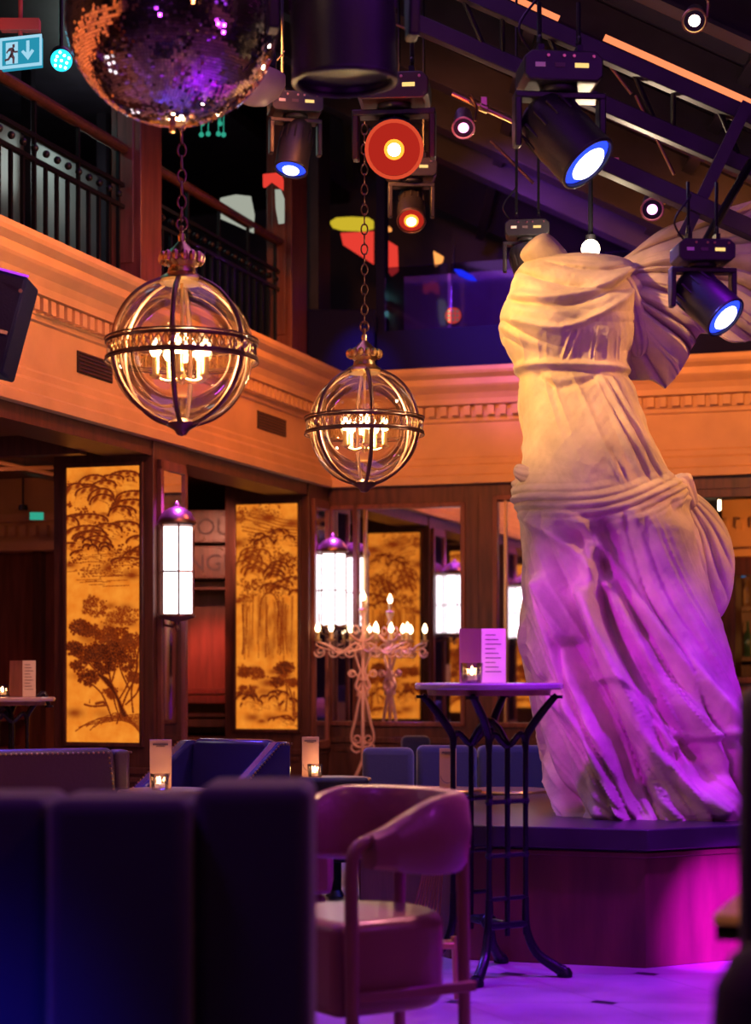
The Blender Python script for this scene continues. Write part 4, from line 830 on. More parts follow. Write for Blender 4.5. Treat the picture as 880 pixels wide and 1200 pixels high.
# ------------------------------------------------------------------ draped stone figure
SD = 8.12; PXM = SD/2200
def fig(px, py, dy=0.): return np.stack([(px-440)*PXM, SD+dy+0*px, EYE+(785-py)*PXM], -1)
SY = [300, 302, 304, 307, 311, 317, 330, 345, 360, 380, 400, 415, 432, 450, 480, 510, 540, 560, 580, 600, 640, 700, 760, 800, 830, 860, 900, 930, 951]
SL_ = [664, 646, 630, 619, 611, 606, 602, 598, 592, 587, 590, 598, 606, 608, 612, 615, 616, 612, 606, 610, 616, 620, 621, 630, 636, 640, 648, 653, 655]
SR_ = [700, 716, 728, 736, 742, 744, 744, 742, 741, 739, 737, 735, 734, 738, 748, 760, 774, 785, 800, 806, 812, 822, 834, 842, 848, 852, 856, 862, 867]
SB_ = [.06, .09, .12, .14, .16, .18, .20, .215, .225, .23, .22, .20, .19, .20, .22, .24, .26, .275, .29, .29, .30, .32, .34, .36, .38, .39, .40, .41, .42]
def wob(x, y, k=1.): return (np.sin(x*.031*k+y*.017*k+1.3)+np.sin(-x*.019*k+y*.043*k+.4)+.6*np.sin(x*.071*k+y*.052*k+2.1)+.5*np.sin(x*.11*k-y*.037*k))*.35
def ridge(f, p=.75): return np.abs(np.sin(PI*f))**p
def crest(f): return 1-np.abs(np.sin(PI*f))**.6   # thin raised pleats
def sm(x, a, b): t_ = np.clip((x-a)/(b-a), 0, 1); return t_*t_*(3-2*t_)
def along(px, py, ax, ay, bx, by, wd):
    dx, dy = bx-ax, by-ay; L2 = dx*dx+dy*dy; t_ = np.clip(((px-ax)*dx+(py-ay)*dy)/L2, 0, 1); return np.exp(-((px-ax-t_*dx)**2+(py-ay-t_*dy)**2)/wd**2)
def irr(f, k=.32): return f+k*np.sin(f*2.3+.7)+.5*k*np.sin(f*3.9+2.)      # uneven spacing of pleats
def amp(f): return .62+.38*np.sin(f*1.71+.5)
def polyd(px, py, pts, wd):
    best = np.zeros_like(px)
    P = smooth_curve([(p[0], p[1], 0) for p in pts], 5)
    for a_, b_ in zip(P, P[1:]): best = np.maximum(best, along(px, py, a_.x, a_.y, b_.x, b_.y, wd))
    return best
def folds(px, py):
    n = wob(px, py, .55); n2 = wob(px+90, py-40, 1.6); D = np.zeros_like(px)
    # bodice: two soft forms, a loose collar falling in deep swags, gathered into the sash
    ch_ = sm(py, 302, 325)*(1-sm(py, 402, 424))
    D += .062*along(px, py, 628, 376, 640, 386, 33)+.058*along(px, py, 704, 372, 708, 384, 32)
    sw_ = (py+.0046*(px-668)**2-.16*(px-660)+6*n-330)/21
    D += ch_*.030*(ridge(irr(sw_, .25), .8)-.45)*amp(sw_)*(1-.8*along(px, py, 632, 384, 642, 392, 22))*(1-.7*along(px, py, 702, 386, 708, 392, 20))
    D += .026*polyd(px, py, [(606, 352), (640, 362), (690, 350), (738, 318)], 5)+.020*polyd(px, py, [(606, 385), (650, 398), (700, 375), (738, 340)], 4)
    D -= .020*polyd(px, py, [(606, 362), (645, 373), (692, 360), (738, 327)], 4)
    g = sm(py, 388, 420)*(1-sm(py, 426, 433)); g_ = (px+.30*(py-432)*np.sin(px*.05)+3*n2)/11; D += g*.018*crest(irr(g_))*amp(g_)
    # sash
    D += .026*np.exp(-((py-434-3*np.sin(px*.02))/4.6)**2)-.012*np.exp(-((py-443)/5)**2)
    # belly and sides: clinging pleats pulled from the sash down to the hip
    bl = sm(py, 440, 456)*(1-sm(py, 552, 585)); D += .060*along(px, py, 668, 535, 680, 545, 46)
    b_ = (px-640-.42*(py-440)*(.3+(px-600)/150)+6*n)/19
    D += bl*.020*crest(irr(b_))*amp(b_)*(1-.85*along(px, py, 668, 530, 680, 548, 34))
    b2 = (px-.52*(py-440)+5*n)/17; D += bl*.034*(ridge(irr(b2), .8)-.4)*sm(px, 698, 728)
    D -= .022*polyd(px, py, [(626, 448), (650, 462), (690, 452)], 5)
    # rolled overfold, slung from the left hip and bunched on the right
    yc = 577+24*np.sin(PI*np.clip((px-606)/195, 0, 1))**1.2-.10*(px-700)+3*n; rl = np.exp(-((py-yc)/17)**2); D += rl*(.048+.024*(ridge((py-yc+.16*(px-700))/10+.4*n, .8)-.4))
    D += .030*np.exp(-((py-yc-19)/7)**2)*ridge(irr((px+5*n)/33))
    # skirt: folds fall from the left hip and stream to the lower right
    sk = sm(py, 592, 628); t_ = np.clip((py-590)/361, 0, 1)
    D += sk*(.11*polyd(px, py, [(752, 600), (778, 700), (806, 800), (812, 930)], 38)+.07*polyd(px, py, [(644, 615), (652, 720), (668, 905)], 26)-.06*polyd(px, py, [(700, 625), (735, 720), (778, 830), (800, 900)], 14))
    k = (px-612-120*t_**1.15)/24+.25*n
    D += sk*(.034+.070*t_)*(ridge(irr(k), .75)-.45)*amp(k)*(1-.85*polyd(px, py, [(757, 610), (786, 720), (806, 790)], 30))
    k2 = (px-612-165*t_**1.3)/9.5; D += sk*(.006+.020*t_)*crest(irr(k2))*amp(k2*.6)
    for pts, wd, a_ in (([(632, 592), (690, 640), (752, 745), (818, 850)], 8, .050), ([(686, 650), (688, 720), (722, 800), (768, 868)], 8, .045), ([(640, 690), (664, 780), (698, 860), (716, 945)], 9, .050), ([(676, 700), (735, 850), (800, 940)], 8, .05),
                        ([(652, 810), (688, 862), (700, 945)], 8, .045), ([(622, 612), (660, 640), (700, 690)], 6, .03), ([(700, 690), (760, 800), (826, 900)], 9, .04)): D += sk*1.5*a_*polyd(px, py, pts, wd)
    for pts, wd, a_ in (([(696, 665), (704, 740), (742, 820), (790, 880)], 7, .04), ([(668, 760), (706, 850), (736, 945)], 9, .05), ([(645, 600), (700, 660), (742, 745)], 6, .03), ([(640, 800), (665, 880), (676, 945)], 7, .03)): D -= sk*1.5*a_*polyd(px, py, pts, wd)
    # a second layer of cloth ends in a free slanting hem
    hem = 775+.60*(px-650)+14*np.sin((px-640)*.06); ins = (1-sm(py, hem-5, hem+3))*sm(px, 640, 668)*sk; D += ins*.035*sm(py, 660, 770)*sm(px, 660, 740)
    D += .014*np.exp(-((py-hem+7)/5)**2)*sk*sm(px, 660, 740)
    # hem pooling on the slab
    D += .030*sm(py, 905, 951)*(.4+ridge(irr((px-.9*py)/24), 1.))
    D += .002*wob(px*4, py*4, 2.2)
    return D
def grid_obj(v, closed_u=True, caps=True):
    nv, nu = v.shape[:2]; idx = np.arange(nv*nu).reshape(nv, nu); nx = np.roll(idx, -1, 1); f = np.stack([idx[:-1], idx[1:], nx[1:], nx[:-1]], -1)
    if not closed_u: f = f[:, :-1]
    return v.reshape(-1, 3), f.reshape(-1, 4), idx
def np_mesh(name, parts, m):
    V = []; F = []; k = 0; ng = []
    for v, f, caps in parts:
        V.append(v); F += (f+k).tolist()
        for c_ in caps: F.append([int(i)+k for i in c_])
        k += len(v)
    me = bpy.data.meshes.new(name); me.from_pydata(np.concatenate(V).tolist(), [], F); me.materials.append(M[m]); me.polygons.foreach_set('use_smooth', [True]*len(me.polygons)); me.update(); return me
NV, NU = 560, 420
py = np.concatenate([np.linspace(300, 309, 24), np.linspace(309.6, 951, NV)]); th = np.linspace(0, 2*PI, NU, endpoint=False)
PY, TH = np.meshgrid(py, th, indexing='ij'); xl = np.interp(py, SY, SL_)[:, None]; xr = np.interp(py, SY, SR_)[:, None]; bb = np.interp(py, SY, SB_)[:, None]
k_ = np.hanning(21); k_ /= k_.sum(); 
def soft(a): b = np.pad(a[:, 0], 10, mode='edge'); return np.convolve(b, k_, 'valid')[:, None]
xl, xr, bb = soft(xl), soft(xr), soft(bb)
sup = lambda c_, e: np.sign(c_)*np.abs(c_)**e
cx_, ha = (xl+xr)/2, (xr-xl)/2; cs, sn = sup(np.cos(TH), .88), sup(np.sin(TH), .88)
PX = cx_+ha*cs; dep = -bb*sn
back = np.where(np.sin(TH) < 0, 1., 0.)
Dm = folds(np.where(back > 0, 2*cx_-PX+13, PX), PY)
nxv = np.cos(TH)/np.maximum(ha*PXM, .02); nyv = -np.sin(TH)/np.maximum(bb, .02); nl = np.sqrt(nxv**2+nyv**2); nxv /= nl; nyv /= nl
edge = np.abs(np.cos(TH))**6; top_f = sm(PY, 303, 322)
Dm = Dm*top_f*(1-.45*edge)
Vb = np.stack([(PX-440)*PXM+nxv*Dm, SD+dep+nyv*Dm, EYE+(785-PY)*PXM+0*PX], -1)
vb, fb, idx = grid_obj(Vb)
body = (vb, fb, [idx[0][::-1], idx[-1]])
def blob(p0, p1, r0, r1, n=60, seed=0, amp=.01, bend=(0, 0, 0), fr=5, sq=1.):   # tapering lobe of cloth or stone between two points
    p0, p1 = np.array(p0), np.array(p1); t_ = np.linspace(0, 1, n)[:, None]; a_ = np.linspace(0, 2*PI, n, endpoint=False)[None]
    d = (p1-p0); L = np.linalg.norm(d); x_, y_ = basis(Vector(d)); x_, y_ = np.array(x_), np.array(y_)
    prof = np.sqrt(np.clip(1-(2*t_-1)**6, 0, 1)); rr = (r0+(r1-r0)*t_)*prof*(1+amp/r0*np.abs(np.sin(fr*a_/2+2*t_+seed))-amp/r0*.4)
    ctr = p0+d*t_[..., None]+np.array(bend)*(np.sin(PI*t_)[..., None])
    v = ctr+x_*(rr*np.cos(a_))[..., None]*1.0+y_*(rr*np.sin(a_)*sq)[..., None]; vb_, fb_, ix = grid_obj(v); return (vb_, fb_, [])
P3 = lambda x, y, dy=0: tuple(fig(np.float64(x), np.float64(y), dy))
st = empty('draped_statue', (P3(757, 951)[0], SD, .537), 'tall headless classical stone figure in windblown drapery with a billowing cloak, on the pedestal', 'statue')
def part(name, parts, mname='stone'):
    me = np_mesh(name, parts, mname); o = bpy.data.objects.new(name, me); C.objects.link(o); o.parent = st; o.location = -parent_world(st)
    co = np.empty(len(me.vertices)*3); me.vertices.foreach_get('co', co); co[2::3] = np.maximum(co[2::3], .5372); me.vertices.foreach_set('co', co); me.update(); return o
part('body', [body, blob(P3(656, 326, -.02), P3(618, 288, -.06), .085, .076, 60, 1, .004, (0, 0, .02))])
part('flying_hem', [blob(P3(628, 562, -.12), P3(600, 552, -.10), .045, .026, 50, 2, .010, (0, 0, -.01), 7)])
part('trailing_fold', [blob(P3(835, 850, .0), P3(868, 925, -.1), .075, .055, 80, 4, .02, (.02, 0, 0), 9), blob(P3(815, 900, -.2), P3(866, 948, -.22), .07, .045, 80, 1, .018, (0, 0, -.0), 8)])
# billow of cloth at the hip on the right
nb = 160; t1 = np.linspace(0.001, PI-.001, nb)[:, None]; a1 = np.linspace(0, 2*PI, nb, endpoint=False)[None]
ux = np.sin(t1)*np.cos(a1); uz = np.cos(t1)+0*a1; uy = np.sin(t1)*np.sin(a1)
bx_ = 826+39*ux*(1+.10*uz)+(-uz)*6-14*np.clip(uz, 0, 1)**2; bz_ = 650-80*uz+8*ux
an = np.arctan2(bx_-790, bz_-560); dsp = 1+.16*(ridge(an*6.5+.3*wob(bx_, bz_)+.2, .7)-.5)*np.sin(t1)
vv = np.stack([(bx_-440)*PXM, SD+.10-.19*uy*dsp*(1)+0*ux, EYE+(785-bz_)*PXM], -1); v_, f_, _ = grid_obj(vv); part('hip_billow', [(v_, f_, []), blob(P3(788, 560, -.05), P3(806, 600, .0), .07, .05, 70, 3, .018, (0, 0, 0), 9), blob(P3(826, 712, .05), P3(838, 728, .0), .05, .03, 50, 3, .012, (0, 0, 0), 8)])
# windblown cloak streaming from the shoulder to the right
ns, nt_ = 260, 200; s_, t_ = np.meshgrid(np.linspace(0, 1, ns), np.linspace(0, 1, nt_), indexing='ij')
topy = 306-26*sm(s_, 0, .35)-52*s_**1.1; boty = np.interp(s_, [0, .1, .2, .32, .42, .5, .6, .75, .88, 1], [432, 438, 448, 450, 425, 398, 392, 408, 402, 380])+5*np.sin(s_*22)
cpx = 716+205*s_+6*np.sin(t_*9)*(s_ > .9); cpy = topy+(boty-topy)*t_
nn = wob(cpx, cpy, .8); an = np.arctan2(cpy-325-.0012*(cpx-720)**2*(cpy > 0), cpx-690)*4.6+.3*nn*s_; fo = .095*(ridge(irr(an, .28), .85)-.5)*sm(s_, .02, .3)*(.5+.6*s_)+.022*crest(irr(an*2.7+.5))*sm(s_, .1, .5)+.05*wob(cpx, cpy, .45)
cur = .10-.18*s_+.10*np.sin(PI*t_)*(-1)
thk = .05*np.sin(PI*np.clip(t_, .02, .98))**.4*(1-.3*s_)
front = np.stack([(cpx-440)*PXM, SD+cur-fo-thk, EYE+(785-cpy)*PXM], -1); rear = np.stack([(cpx-440)*PXM, SD+cur-fo*.8+thk, EYE+(785-cpy)*PXM], -1)
ring_ = np.concatenate([front, rear[:, ::-1]], 1); v_, f_, ix = grid_obj(ring_); part('cloak', [(v_, f_, [ix[0][::-1], ix[-1]]), blob(P3(722, 325, -.08), P3(748, 420, -.02), .075, .05, 80, 3, .02, (.02, 0, 0), 9)])
# ------------------------------------------------------------------ bistro high table
def menu(c, w_, h_, yaw, label, group, cover='menu_card', split=True):
    c = Vector(c); t = empty('menu_card', c, label, 'menu', group); X = Vector((math.cos(yaw), math.sin(yaw), 0))
    for k, (s, an_) in enumerate(((-1, .5), (1, -.55))):
        d = Vector((math.cos(yaw+an_*s*0+(.45 if s < 0 else -.2)), math.sin(yaw+(.45 if s < 0 else -.2)), 0))*s; n = Vector((-d.y, d.x, 0))
        q = MB(); q.extr([(0, 0), (w_, 0), (w_, h_), (0, h_)], c+Vector((0, 0, .001)), d, (0, 0, 1), n*.004); pnl = q.build('cover' if s < 0 else 'page', cover if s < 0 else 'paper', t)
        if s > 0:
            q = MB()
            for i in range(9): q.extr([(w_*.18, h_*(.88-.085*i)), (w_*(.60+.22*((i*7) % 3)/2), h_*(.88-.085*i)), (w_*(.60+.22*((i*7) % 3)/2), h_*(.895-.085*i)), (w_*.18, h_*(.895-.085*i))], c-Vector((0, .0022, 0)), d, (0, 0, 1), Vector((0, -.0005, 0)))
            q.build('printed_lines', 'ink_text', pnl)
    return t
def tealight(c, s, label, group, e=.5):
    c = Vector(c); t = empty('tealight_glass', c, label, 'candle holder', group)
    q = MB(); q.lathe([(.030*s, 0), (.038*s, .006*s), (.042*s, .075*s), (.039*s, .075*s), (.034*s, .012*s), (.001, .010*s)], c, 12); q.build('glass_cup', 'cup_glass', t)
    q = MB(); q.cyl(c+Vector((0, 0, .012*s)), c+Vector((0, 0, .03*s)), .024*s, n=16); w1 = q.build('wax', 'candle_wax', t)
    q = MB(); q.lathe([(.001, 0), (.006*s, .006*s), (.007*s, .014*s), (.003*s, .026*s), (.001, .034*s)], c+Vector((0, 0, .03*s)), 10); q.build('flame', 'bulb', w1, smooth=True)
    point(c+Vector((0, 0, .05*s)), (1, .5, .18), e, .012, 'candle_light'); return t
TC = Vector(((573-440)/2200*7.08, 7.08, 0))
def bistro(c, rz, label, top_w=.56, ht=1.10):
    t = empty('bistro_table', c, label, 'table', 'iron bistro tables'); Q = lambda x, y, z: c+Matrix.Rotation(rz, 3, 'Z') @ Vector((x, y, z))
    q = MB(); q.lathe([(top_w/2-.006, 0), (top_w/2, .006), (top_w/2, .018), (top_w/2-.006, .024)], Q(0, 0, ht-.024), 56); q.build('tabletop', 'table_top', t, bev=0)
    q = MB(); q.lathe([(top_w/2-.05, 0), (top_w/2-.045, .022)], Q(0, 0, ht-.046), 48); q.build('top_rim', 'wood_table', t)
    zb, zt = .16, .90; sep = .115
    for sy in (-1, 1):      # two openwork iron side frames
        q = MB(); y = sy*sep
        for x in (-.085, 0, .085): q.cyl(Q(x, y, zb), Q(x, y, zt-.0 if x else zt-.03), .0105, n=10)
        for z in (.30, .46, .66, .20): q.cyl(Q(-.085, y, z), Q(.085, y, z), .009 if z != .20 else .014, n=8)
        for z in (.46, .66):
            for x in (-.085, 0, .085): q.sph(Q(x, y, z), .016, 8)
        q.tube(smooth_curve([Q(-.085, y, zt-.02), Q(-.06, y, zt+.01), Q(0, y, zt-.035), Q(.06, y, zt+.01), Q(.085, y, zt-.02)], 5), .012, 8)
        q.build('side_frame', 'iron_blue', t, smooth=True)
        for sx in (-1, 1):
            q = MB(); q.tube(smooth_curve([Q(sx*.085, y, zt-.05), Q(sx*.088, y, zt), Q(sx*.12, y*1.15, zt+.06), Q(sx*.165, y*1.3, zt+.12), Q(sx*.195, y*1.4, ht-.046)], 8), [.012+.004*math.sin(PI*i/32) for i in range(33)], 10); q.cyl(Q(sx*.195, y*1.4, ht-.058), Q(sx*.195, y*1.4, ht-.046), .024, n=12); q.build('upper_arm', 'iron_blue', t, smooth=True)
            q = MB(); q.tube(smooth_curve([Q(sx*.085, y, .30), Q(sx*.09, y, .18), Q(sx*.12, y*1.2, .09), Q(sx*.18, y*1.6, .035), Q(sx*.20, y*1.7, .022)], 8), [.013+.011*i/32 for i in range(33)], 10); q.lathe([(.018, 0), (.030, .004), (.030, .018), (.020, .034), (.008, .038)], Q(sx*.205, y*1.72, 0), 14); q.build('foot', 'iron_blue', t, smooth=True)
    q = MB(); q.tube(smooth_curve([Q(0, -sep, zt-.03), Q(0, -sep*.5, zt+.03), Q(0, 0, zt+.05), Q(0, sep*.5, zt+.03), Q(0, sep, zt-.03)], 6), .014, 8); q.sph(Q(0, 0, zt+.05), .03, 12, (1, 1, .7)); q.build('stretcher', 'iron_blue', t, smooth=True)
    q = MB(); q.cyl(Q(0, -sep, .20), Q(0, sep, .20), .016, n=8); q.sph(Q(0, 0, .20), .032, 12); q.build('stretcher', 'iron_blue', t, smooth=True)
    return t
bistro(TC, math.radians(33), 'tall round iron bistro table in violet light, standing in front of the statue')
menu((TC.x-.028, TC.y+.06, 1.10), .095, .205, .05, 'pink open menu standing on the tall bistro table', 'menus', 'tub_leather')
tealight((TC.x-.07, TC.y-.10, 1.10), 1.0, 'glowing glass candle cup beside the open menu on the tall bistro table', 'glass candle cups', .8)
LC = Vector(W(5, 818, 10.4)); LC.z = 0
bistro(LC, .6, 'dark iron bistro table at the far left edge, with a pale menu', .56, 1.0)
menu((LC.x+.10, LC.y, 1.0), .075, .20, .1, 'pale open menu on the far left bistro table', 'menus', 'wood_red')
tealight((LC.x+.00, LC.y-.05, 1.0), .9, 'glowing candle glass beside the menu on the far left table', 'glass candle cups', .5)
# ------------------------------------------------------------------ low round tables
def low_table(c, r, h, label):
    c = Vector(c); t = empty('cocktail_table', c, label, 'table', 'low round tables')
    q = MB(); q.lathe([(r-.004, 0), (r, .004), (r, .018), (r-.004, .022)], c+Vector((0, 0, h-.022)), 48); q.build('tabletop', 'wood_table', t)
    q = MB(); q.tube([c+Vector((r*math.cos(a), r*math.sin(a), h-.011)) for a in [2*PI*i/48 for i in range(48)]], .010, 6, closed=True); q.build('brass_rim', 'brass', t, smooth=True)
    q = MB(); q.cyl(c+Vector((0, 0, .02)), c+Vector((0, 0, h-.02)), .03, n=16); q.build('pedestal_stem', 'black_metal', t, smooth=True)
    q = MB(); q.lathe([(.20, 0), (.20, .012), (.05, .03), (.03, .06)], c, 32); q.build('base', 'black_metal', t, smooth=True); return t
T1 = Vector((W(194, 925, 8.15).x, 8.15, 0)); low_table(T1, .20, .63, 'low round table with brass rim between the two leather chairs')
def flat_menu(c, w_, h_, label):
    c = Vector(c); t = empty('menu_card', c, label, 'menu', 'menus')
    q = MB(); q.box(c+Vector((0, 0, h_/2)), (w_, .010, h_)); b = q.build('cover', 'menu_card', t, bev=.002)
    q = MB(); q.box(c+Vector((0, -.007, h_*.9)), (w_*.7, .002, .008)); q.box(c+Vector((-.0, -.007, h_*.86)), (w_*.4, .002, .004)); q.build('printed_line', 'ink_text', b)
    q = MB(); q.tube([c+Vector((w_*.42*math.cos(a), -.008, h_*.32+w_*.42*math.sin(a))) for a in [PI+PI*i/12 for i in range(13)]], .0015, 5); q.build('arc_line', 'ink_text', b); return t
flat_menu((T1.x-.028, 8.21, .63), .096, .215, 'upright tan menu card behind the candle between the two leather chairs'); tealight((T1.x-.02, 8.10, .63), .95, 'glowing candle glass on the low table between the leather chairs', 'glass candle cups', 1.2)
T2 = Vector((W(393, 911, 9.3).x, 9.3, 0)); low_table(T2, .17, .617, 'low round table right of the blue leather chair')
flat_menu((T2.x-.125, 9.33, .617), .085, .20, 'upright tan menu card at the right arm of the blue leather chair'); tealight((T2.x-.10, 9.26, .617), .9, 'glowing candle glass on the table right of the blue leather chair', 'glass candle cups', 1.2)
T3 = Vector((W(596, 925, 9.6).x, 9.6, 0)); low_table(T3, .20, .54, 'low round table in violet light behind the tall bistro table')
T4 = Vector((W(529, 0, 8.9).x-.0, 9.35, 0)); low_table(T4, .16, .56, 'small low table behind the tub chair carrying the orange-lit menu')
flat_menu((T4.x, 9.33, .56), .085, .20, 'upright orange-lit menu card behind the tub chair')
# ------------------------------------------------------------------ leather club chairs
def studs(q, pts, step=.022, r=.0055):
    for a, b in zip(pts, pts[1:]):
        a, b = Vector(a), Vector(b); n = max(1, int((b-a).length/step))
        for i in range(n): q.sph(a.lerp(b, i/n), r, 6)
def club_chair(c, rz, w_, label, m, ht):
    c = Vector(c); t = empty('leather_chair', c, label, 'chair', 'studded leather chairs'); Rm = Matrix.Rotation(rz, 3, 'Z'); L = lambda x, y, z: c+Rm @ Vector((x, y, z)); hw = w_/2
    q = MB(); prof = [(-hw, .42), (-hw+.03, ht-.03), (-hw+.05, ht), (hw-.05, ht), (hw-.03, ht-.03), (hw, .42)]
    q.extr(prof, L(0, -.0, 0), Rm @ Vector((1, 0, 0)), (0, 0, 1), Rm @ Vector((0, .09, 0))); q.build('backrest', m, t, bev=.022, seg=3)
    for s in (-1, 1):       # wings that slope down to the front
        q = MB(); q.extr([(0, .30), (0, ht-.01), (.10, ht-.01), (.48, .60), (.62, .57), (.62, .30)], L(s*(hw+.005)-.035, .0, 0), Rm @ Vector((0, 1, 0)), (0, 0, 1), Rm @ Vector((.07, 0, 0))); q.build('arm', m, t, bev=.018, seg=3)
        q = MB(); q.cyl(L(s*(hw-.04), .04, .30), L(s*(hw-.03), .02, 0), .022, .014, 10); q.build('leg', 'wood_dark', t, smooth=True); q = MB(); q.cyl(L(s*(hw-.04), .56, .30), L(s*(hw-.03), .58, 0), .022, .014, 10); q.build('leg', 'wood_dark', t, smooth=True)
    q = MB(); q.box(L(0, .34, .36), (w_-.06, .56, .14), rz); q.build('seat', m, t, bev=.03, seg=3)
    q = MB(); q.box(L(0, .33, .27), (w_-.0, .60, .06), rz); q.build('seat_rail', 'wood_dark', t, bev=.006)
    q = MB()
    studs(q, [L(-hw+.012, -.002, .45), L(-hw+.06, -.004, ht-.02), L(hw-.06, -.004, ht-.02), L(hw-.012, -.002, .45)])
    q.build('stud_trim', 'brass', t, smooth=True)
    for s in (-1, 1):
        q = MB(); studs(q, [L(s*(hw+.042), .0, ht-.02), L(s*(hw+.042), .10, ht-.02), L(s*(hw+.042), .48, .59), L(s*(hw+.042), .61, .56)]); q.build('stud_trim', 'brass', t, smooth=True)
    return t
club_chair((W(28, 0, 8.0).x, 8.0, 0), .42, .86, 'dark studded leather chair at the left edge, its back towards us', 'dark_leather', .81)
# blue chair facing the viewer
club_chair((W(281, 0, 9.0).x, 9.0, 0), PI-.50, .50, 'shiny blue-lit leather chair between the two glowing panels', 'navy_leather', .82)
# low pink piece seen between sofa and tub chair
q = MB(); c = W(373, 1018, 6.6); q.box((c.x, c.y, .45), (.10, .35, .14)); q.box((c.x, c.y, .18), (.05, .05, .36)); tag(q.build('footstool', 'tub_leather', loc=(c.x, c.y, 0), bev=.015), 'small pink-lit stool showing between the foreground sofa and the tub chair', 'stool')
# ------------------------------------------------------------------ navy banquettes by the back
def banquette(x0, x1, D, zt, label, cuts=(), depth=.7, face=1):
    c = Vector(((W(x0, 0, D).x+W(x1, 0, D).x)/2, D, 0)); t = empty('banquette', c, label, 'sofa', 'navy banquettes'); xs = [x0]+list(cuts)+[x1]
    q = MB(); X0, X1 = W(x0, 0, D).x, W(x1, 0, D).x; q.box(((X0+X1)/2, D+depth/2, .22), (X1-X0, depth, .28)); q.build('base', 'navy', t, bev=.02)
    for a_, b_ in zip(xs, xs[1:]):
        A, B_ = W(a_, 0, D).x, W(b_, 0, D).x; q = MB(); q.box(((A+B_)/2, D+.09, (zt+.36)/2), (B_-A-.006, .18, zt-.36)); q.build('back_cushion', 'navy', t, bev=.035, seg=3)
        q = MB(); q.box(((A+B_)/2, D+depth/2+.1, .40), (B_-A-.006, depth-.2, .12)); q.build('seat_cushion', 'navy', t, bev=.03, seg=3)
    for xx in (X0+.06, X1-.06):
        for yy in (D+.08, D+depth-.08): q = MB(); q.cyl((xx, yy, .09), (xx, yy, 0), .02, .014, 8); q.build('leg', 'wood_dark', t)
    return t
banquette(424, 486, 9.9, .735, 'small navy banquette end block beside the candelabrum', (), .6)
banquette(488, 656, 10.2, .735, 'long navy banquette behind the tall bistro table', (560,), .7)
banquette(470, 505, 12.4, .71, 'dark navy seat back against the mirrored wall', (), .5)
banquette(850, 960, 10.4, .72, 'navy banquette at the right behind the statue', (), .7)
# ------------------------------------------------------------------ foreground: navy high-backed sofa
SDF = 3.5
t = empty('foreground_sofa', (-.75, SDF, 0), 'big blurred navy sofa with a high back filling the lower left foreground', 'sofa')
def fsec(x0, x1, y0, zt, th_=.62, n='back_section', yaw=0.0):
    A, B_ = W(x0, 0, y0).x, W(x1, 0, y0).x; q = MB(); q.box(((A+B_)/2, y0+th_/2, (zt+.10)/2+.0), (B_-A, th_, zt-.10), yaw); return q.build(n, 'navy', t, bev=.028, seg=4)
fsec(-420, 53, SDF+.07, EYE-150/2200*SDF-.005, .3); fsec(54, 222, SDF, EYE-152/2200*SDF, .3); fsec(226, 364, SDF+.05, EYE-140/2200*SDF, .36, 'arm_section')
q = MB(); q.box((-1.0, SDF+.55, .27), (1.55, .6, .34)); q.build('seat', 'navy', t, bev=.04, seg=3)
q = MB(); q.box((-1.0, SDF+.35, .07), (1.9, .5, .08)); q.build('plinth', 'black_metal', t)
# ------------------------------------------------------------------ tub chair
cc = Vector((-.035, 5.45, 0)); t = empty('tub_chair', cc, 'rounded tub chair in mauve leather with a curved back, in the centre foreground', 'chair')
CY = math.radians(33); Rm = Matrix.Rotation(CY, 3, 'Z'); L = lambda x, y, z: cc+Rm @ Vector((x, y, z))   # opens towards -x
def shell(name, prof, u0, u1, n=40, hfun=None):
    vs = []; fs = []; m = len(prof)
    for i in range(n+1):
        u = u0+(u1-u0)*i/n; 
        if abs(u) <= 1: a_ = u*PI/2; px_, py_, nx_, ny_ = .03+.23*math.cos(a_), .27*math.sin(a_), math.cos(a_), math.sin(a_)
        else: s = 1 if u > 0 else -1; e = (abs(u)-1); px_, py_, nx_, ny_ = .03-.30*e, .27*s, 0, s
        h = hfun(u)
        for o_, z in prof: vs.append(L(px_+nx_*o_, py_+ny_*o_, h[0]+(h[1]-h[0])*z))
    for i in range(n):
        for k in range(m): fs.append((i*m+k, i*m+(k+1) % m, (i+1)*m+(k+1) % m, (i+1)*m+k))
    fs += [tuple(range(m))[::-1], tuple(n*m+k for k in range(m))]; q = MB(); q.add(vs, fs); return q.build(name, 'tub_leather', t, bev=0, smooth=True)
oval = [(-.022, .04), (-.034, .15), (-.036, .5), (-.034, .85), (-.022, .97), (.0, 1.0), (.022, .98), (.036, .88), (.045, .5), (.036, .12), (.018, .0), (0, -.01)]
def hf(u):
    k = min(1, max(0, (abs(u)-.75)/1.0)); k = k*k*(3-2*k); return (.575+.03*k, .80-.105*k)
shell('curved_back', oval, -1.62, 1.62, 60, hf)
# legs run up into the arm ends and under the back
for s in (-1, 1):
    fx = .03-.30*.62
    q = MB(); q.tube(smooth_curve([L(fx-.05, s*.27, 0), L(fx-.055, s*.27, .4), L(fx-.055, s*.27, .60), L(fx-.035, s*.27, .665), L(fx+.03, s*.27, .685)], 8), .019, 12); q.build('leg', 'tub_leather', t, smooth=True)
    q = MB(); q.tube([L(.24, s*.17, 0), L(.235, s*.165, .62)], .0185, 12); q.build('leg', 'tub_leather', t, smooth=True)
q = MB(); vs = []
poly = [L(-.24, -.235, 0), L(.02, -.24, 0)]+[L(.02+.20*math.cos(a_), .24*math.sin(a_), 0) for a_ in [(-PI/2)+PI*i/14 for i in range(1, 14)]]+[L(.02, .24, 0), L(-.24, .235, 0)]
q.prism([(v.x, v.y) for v in poly], .19, .455); q.build('seat_cushion', 'tub_leather', t, bev=.035, seg=4)
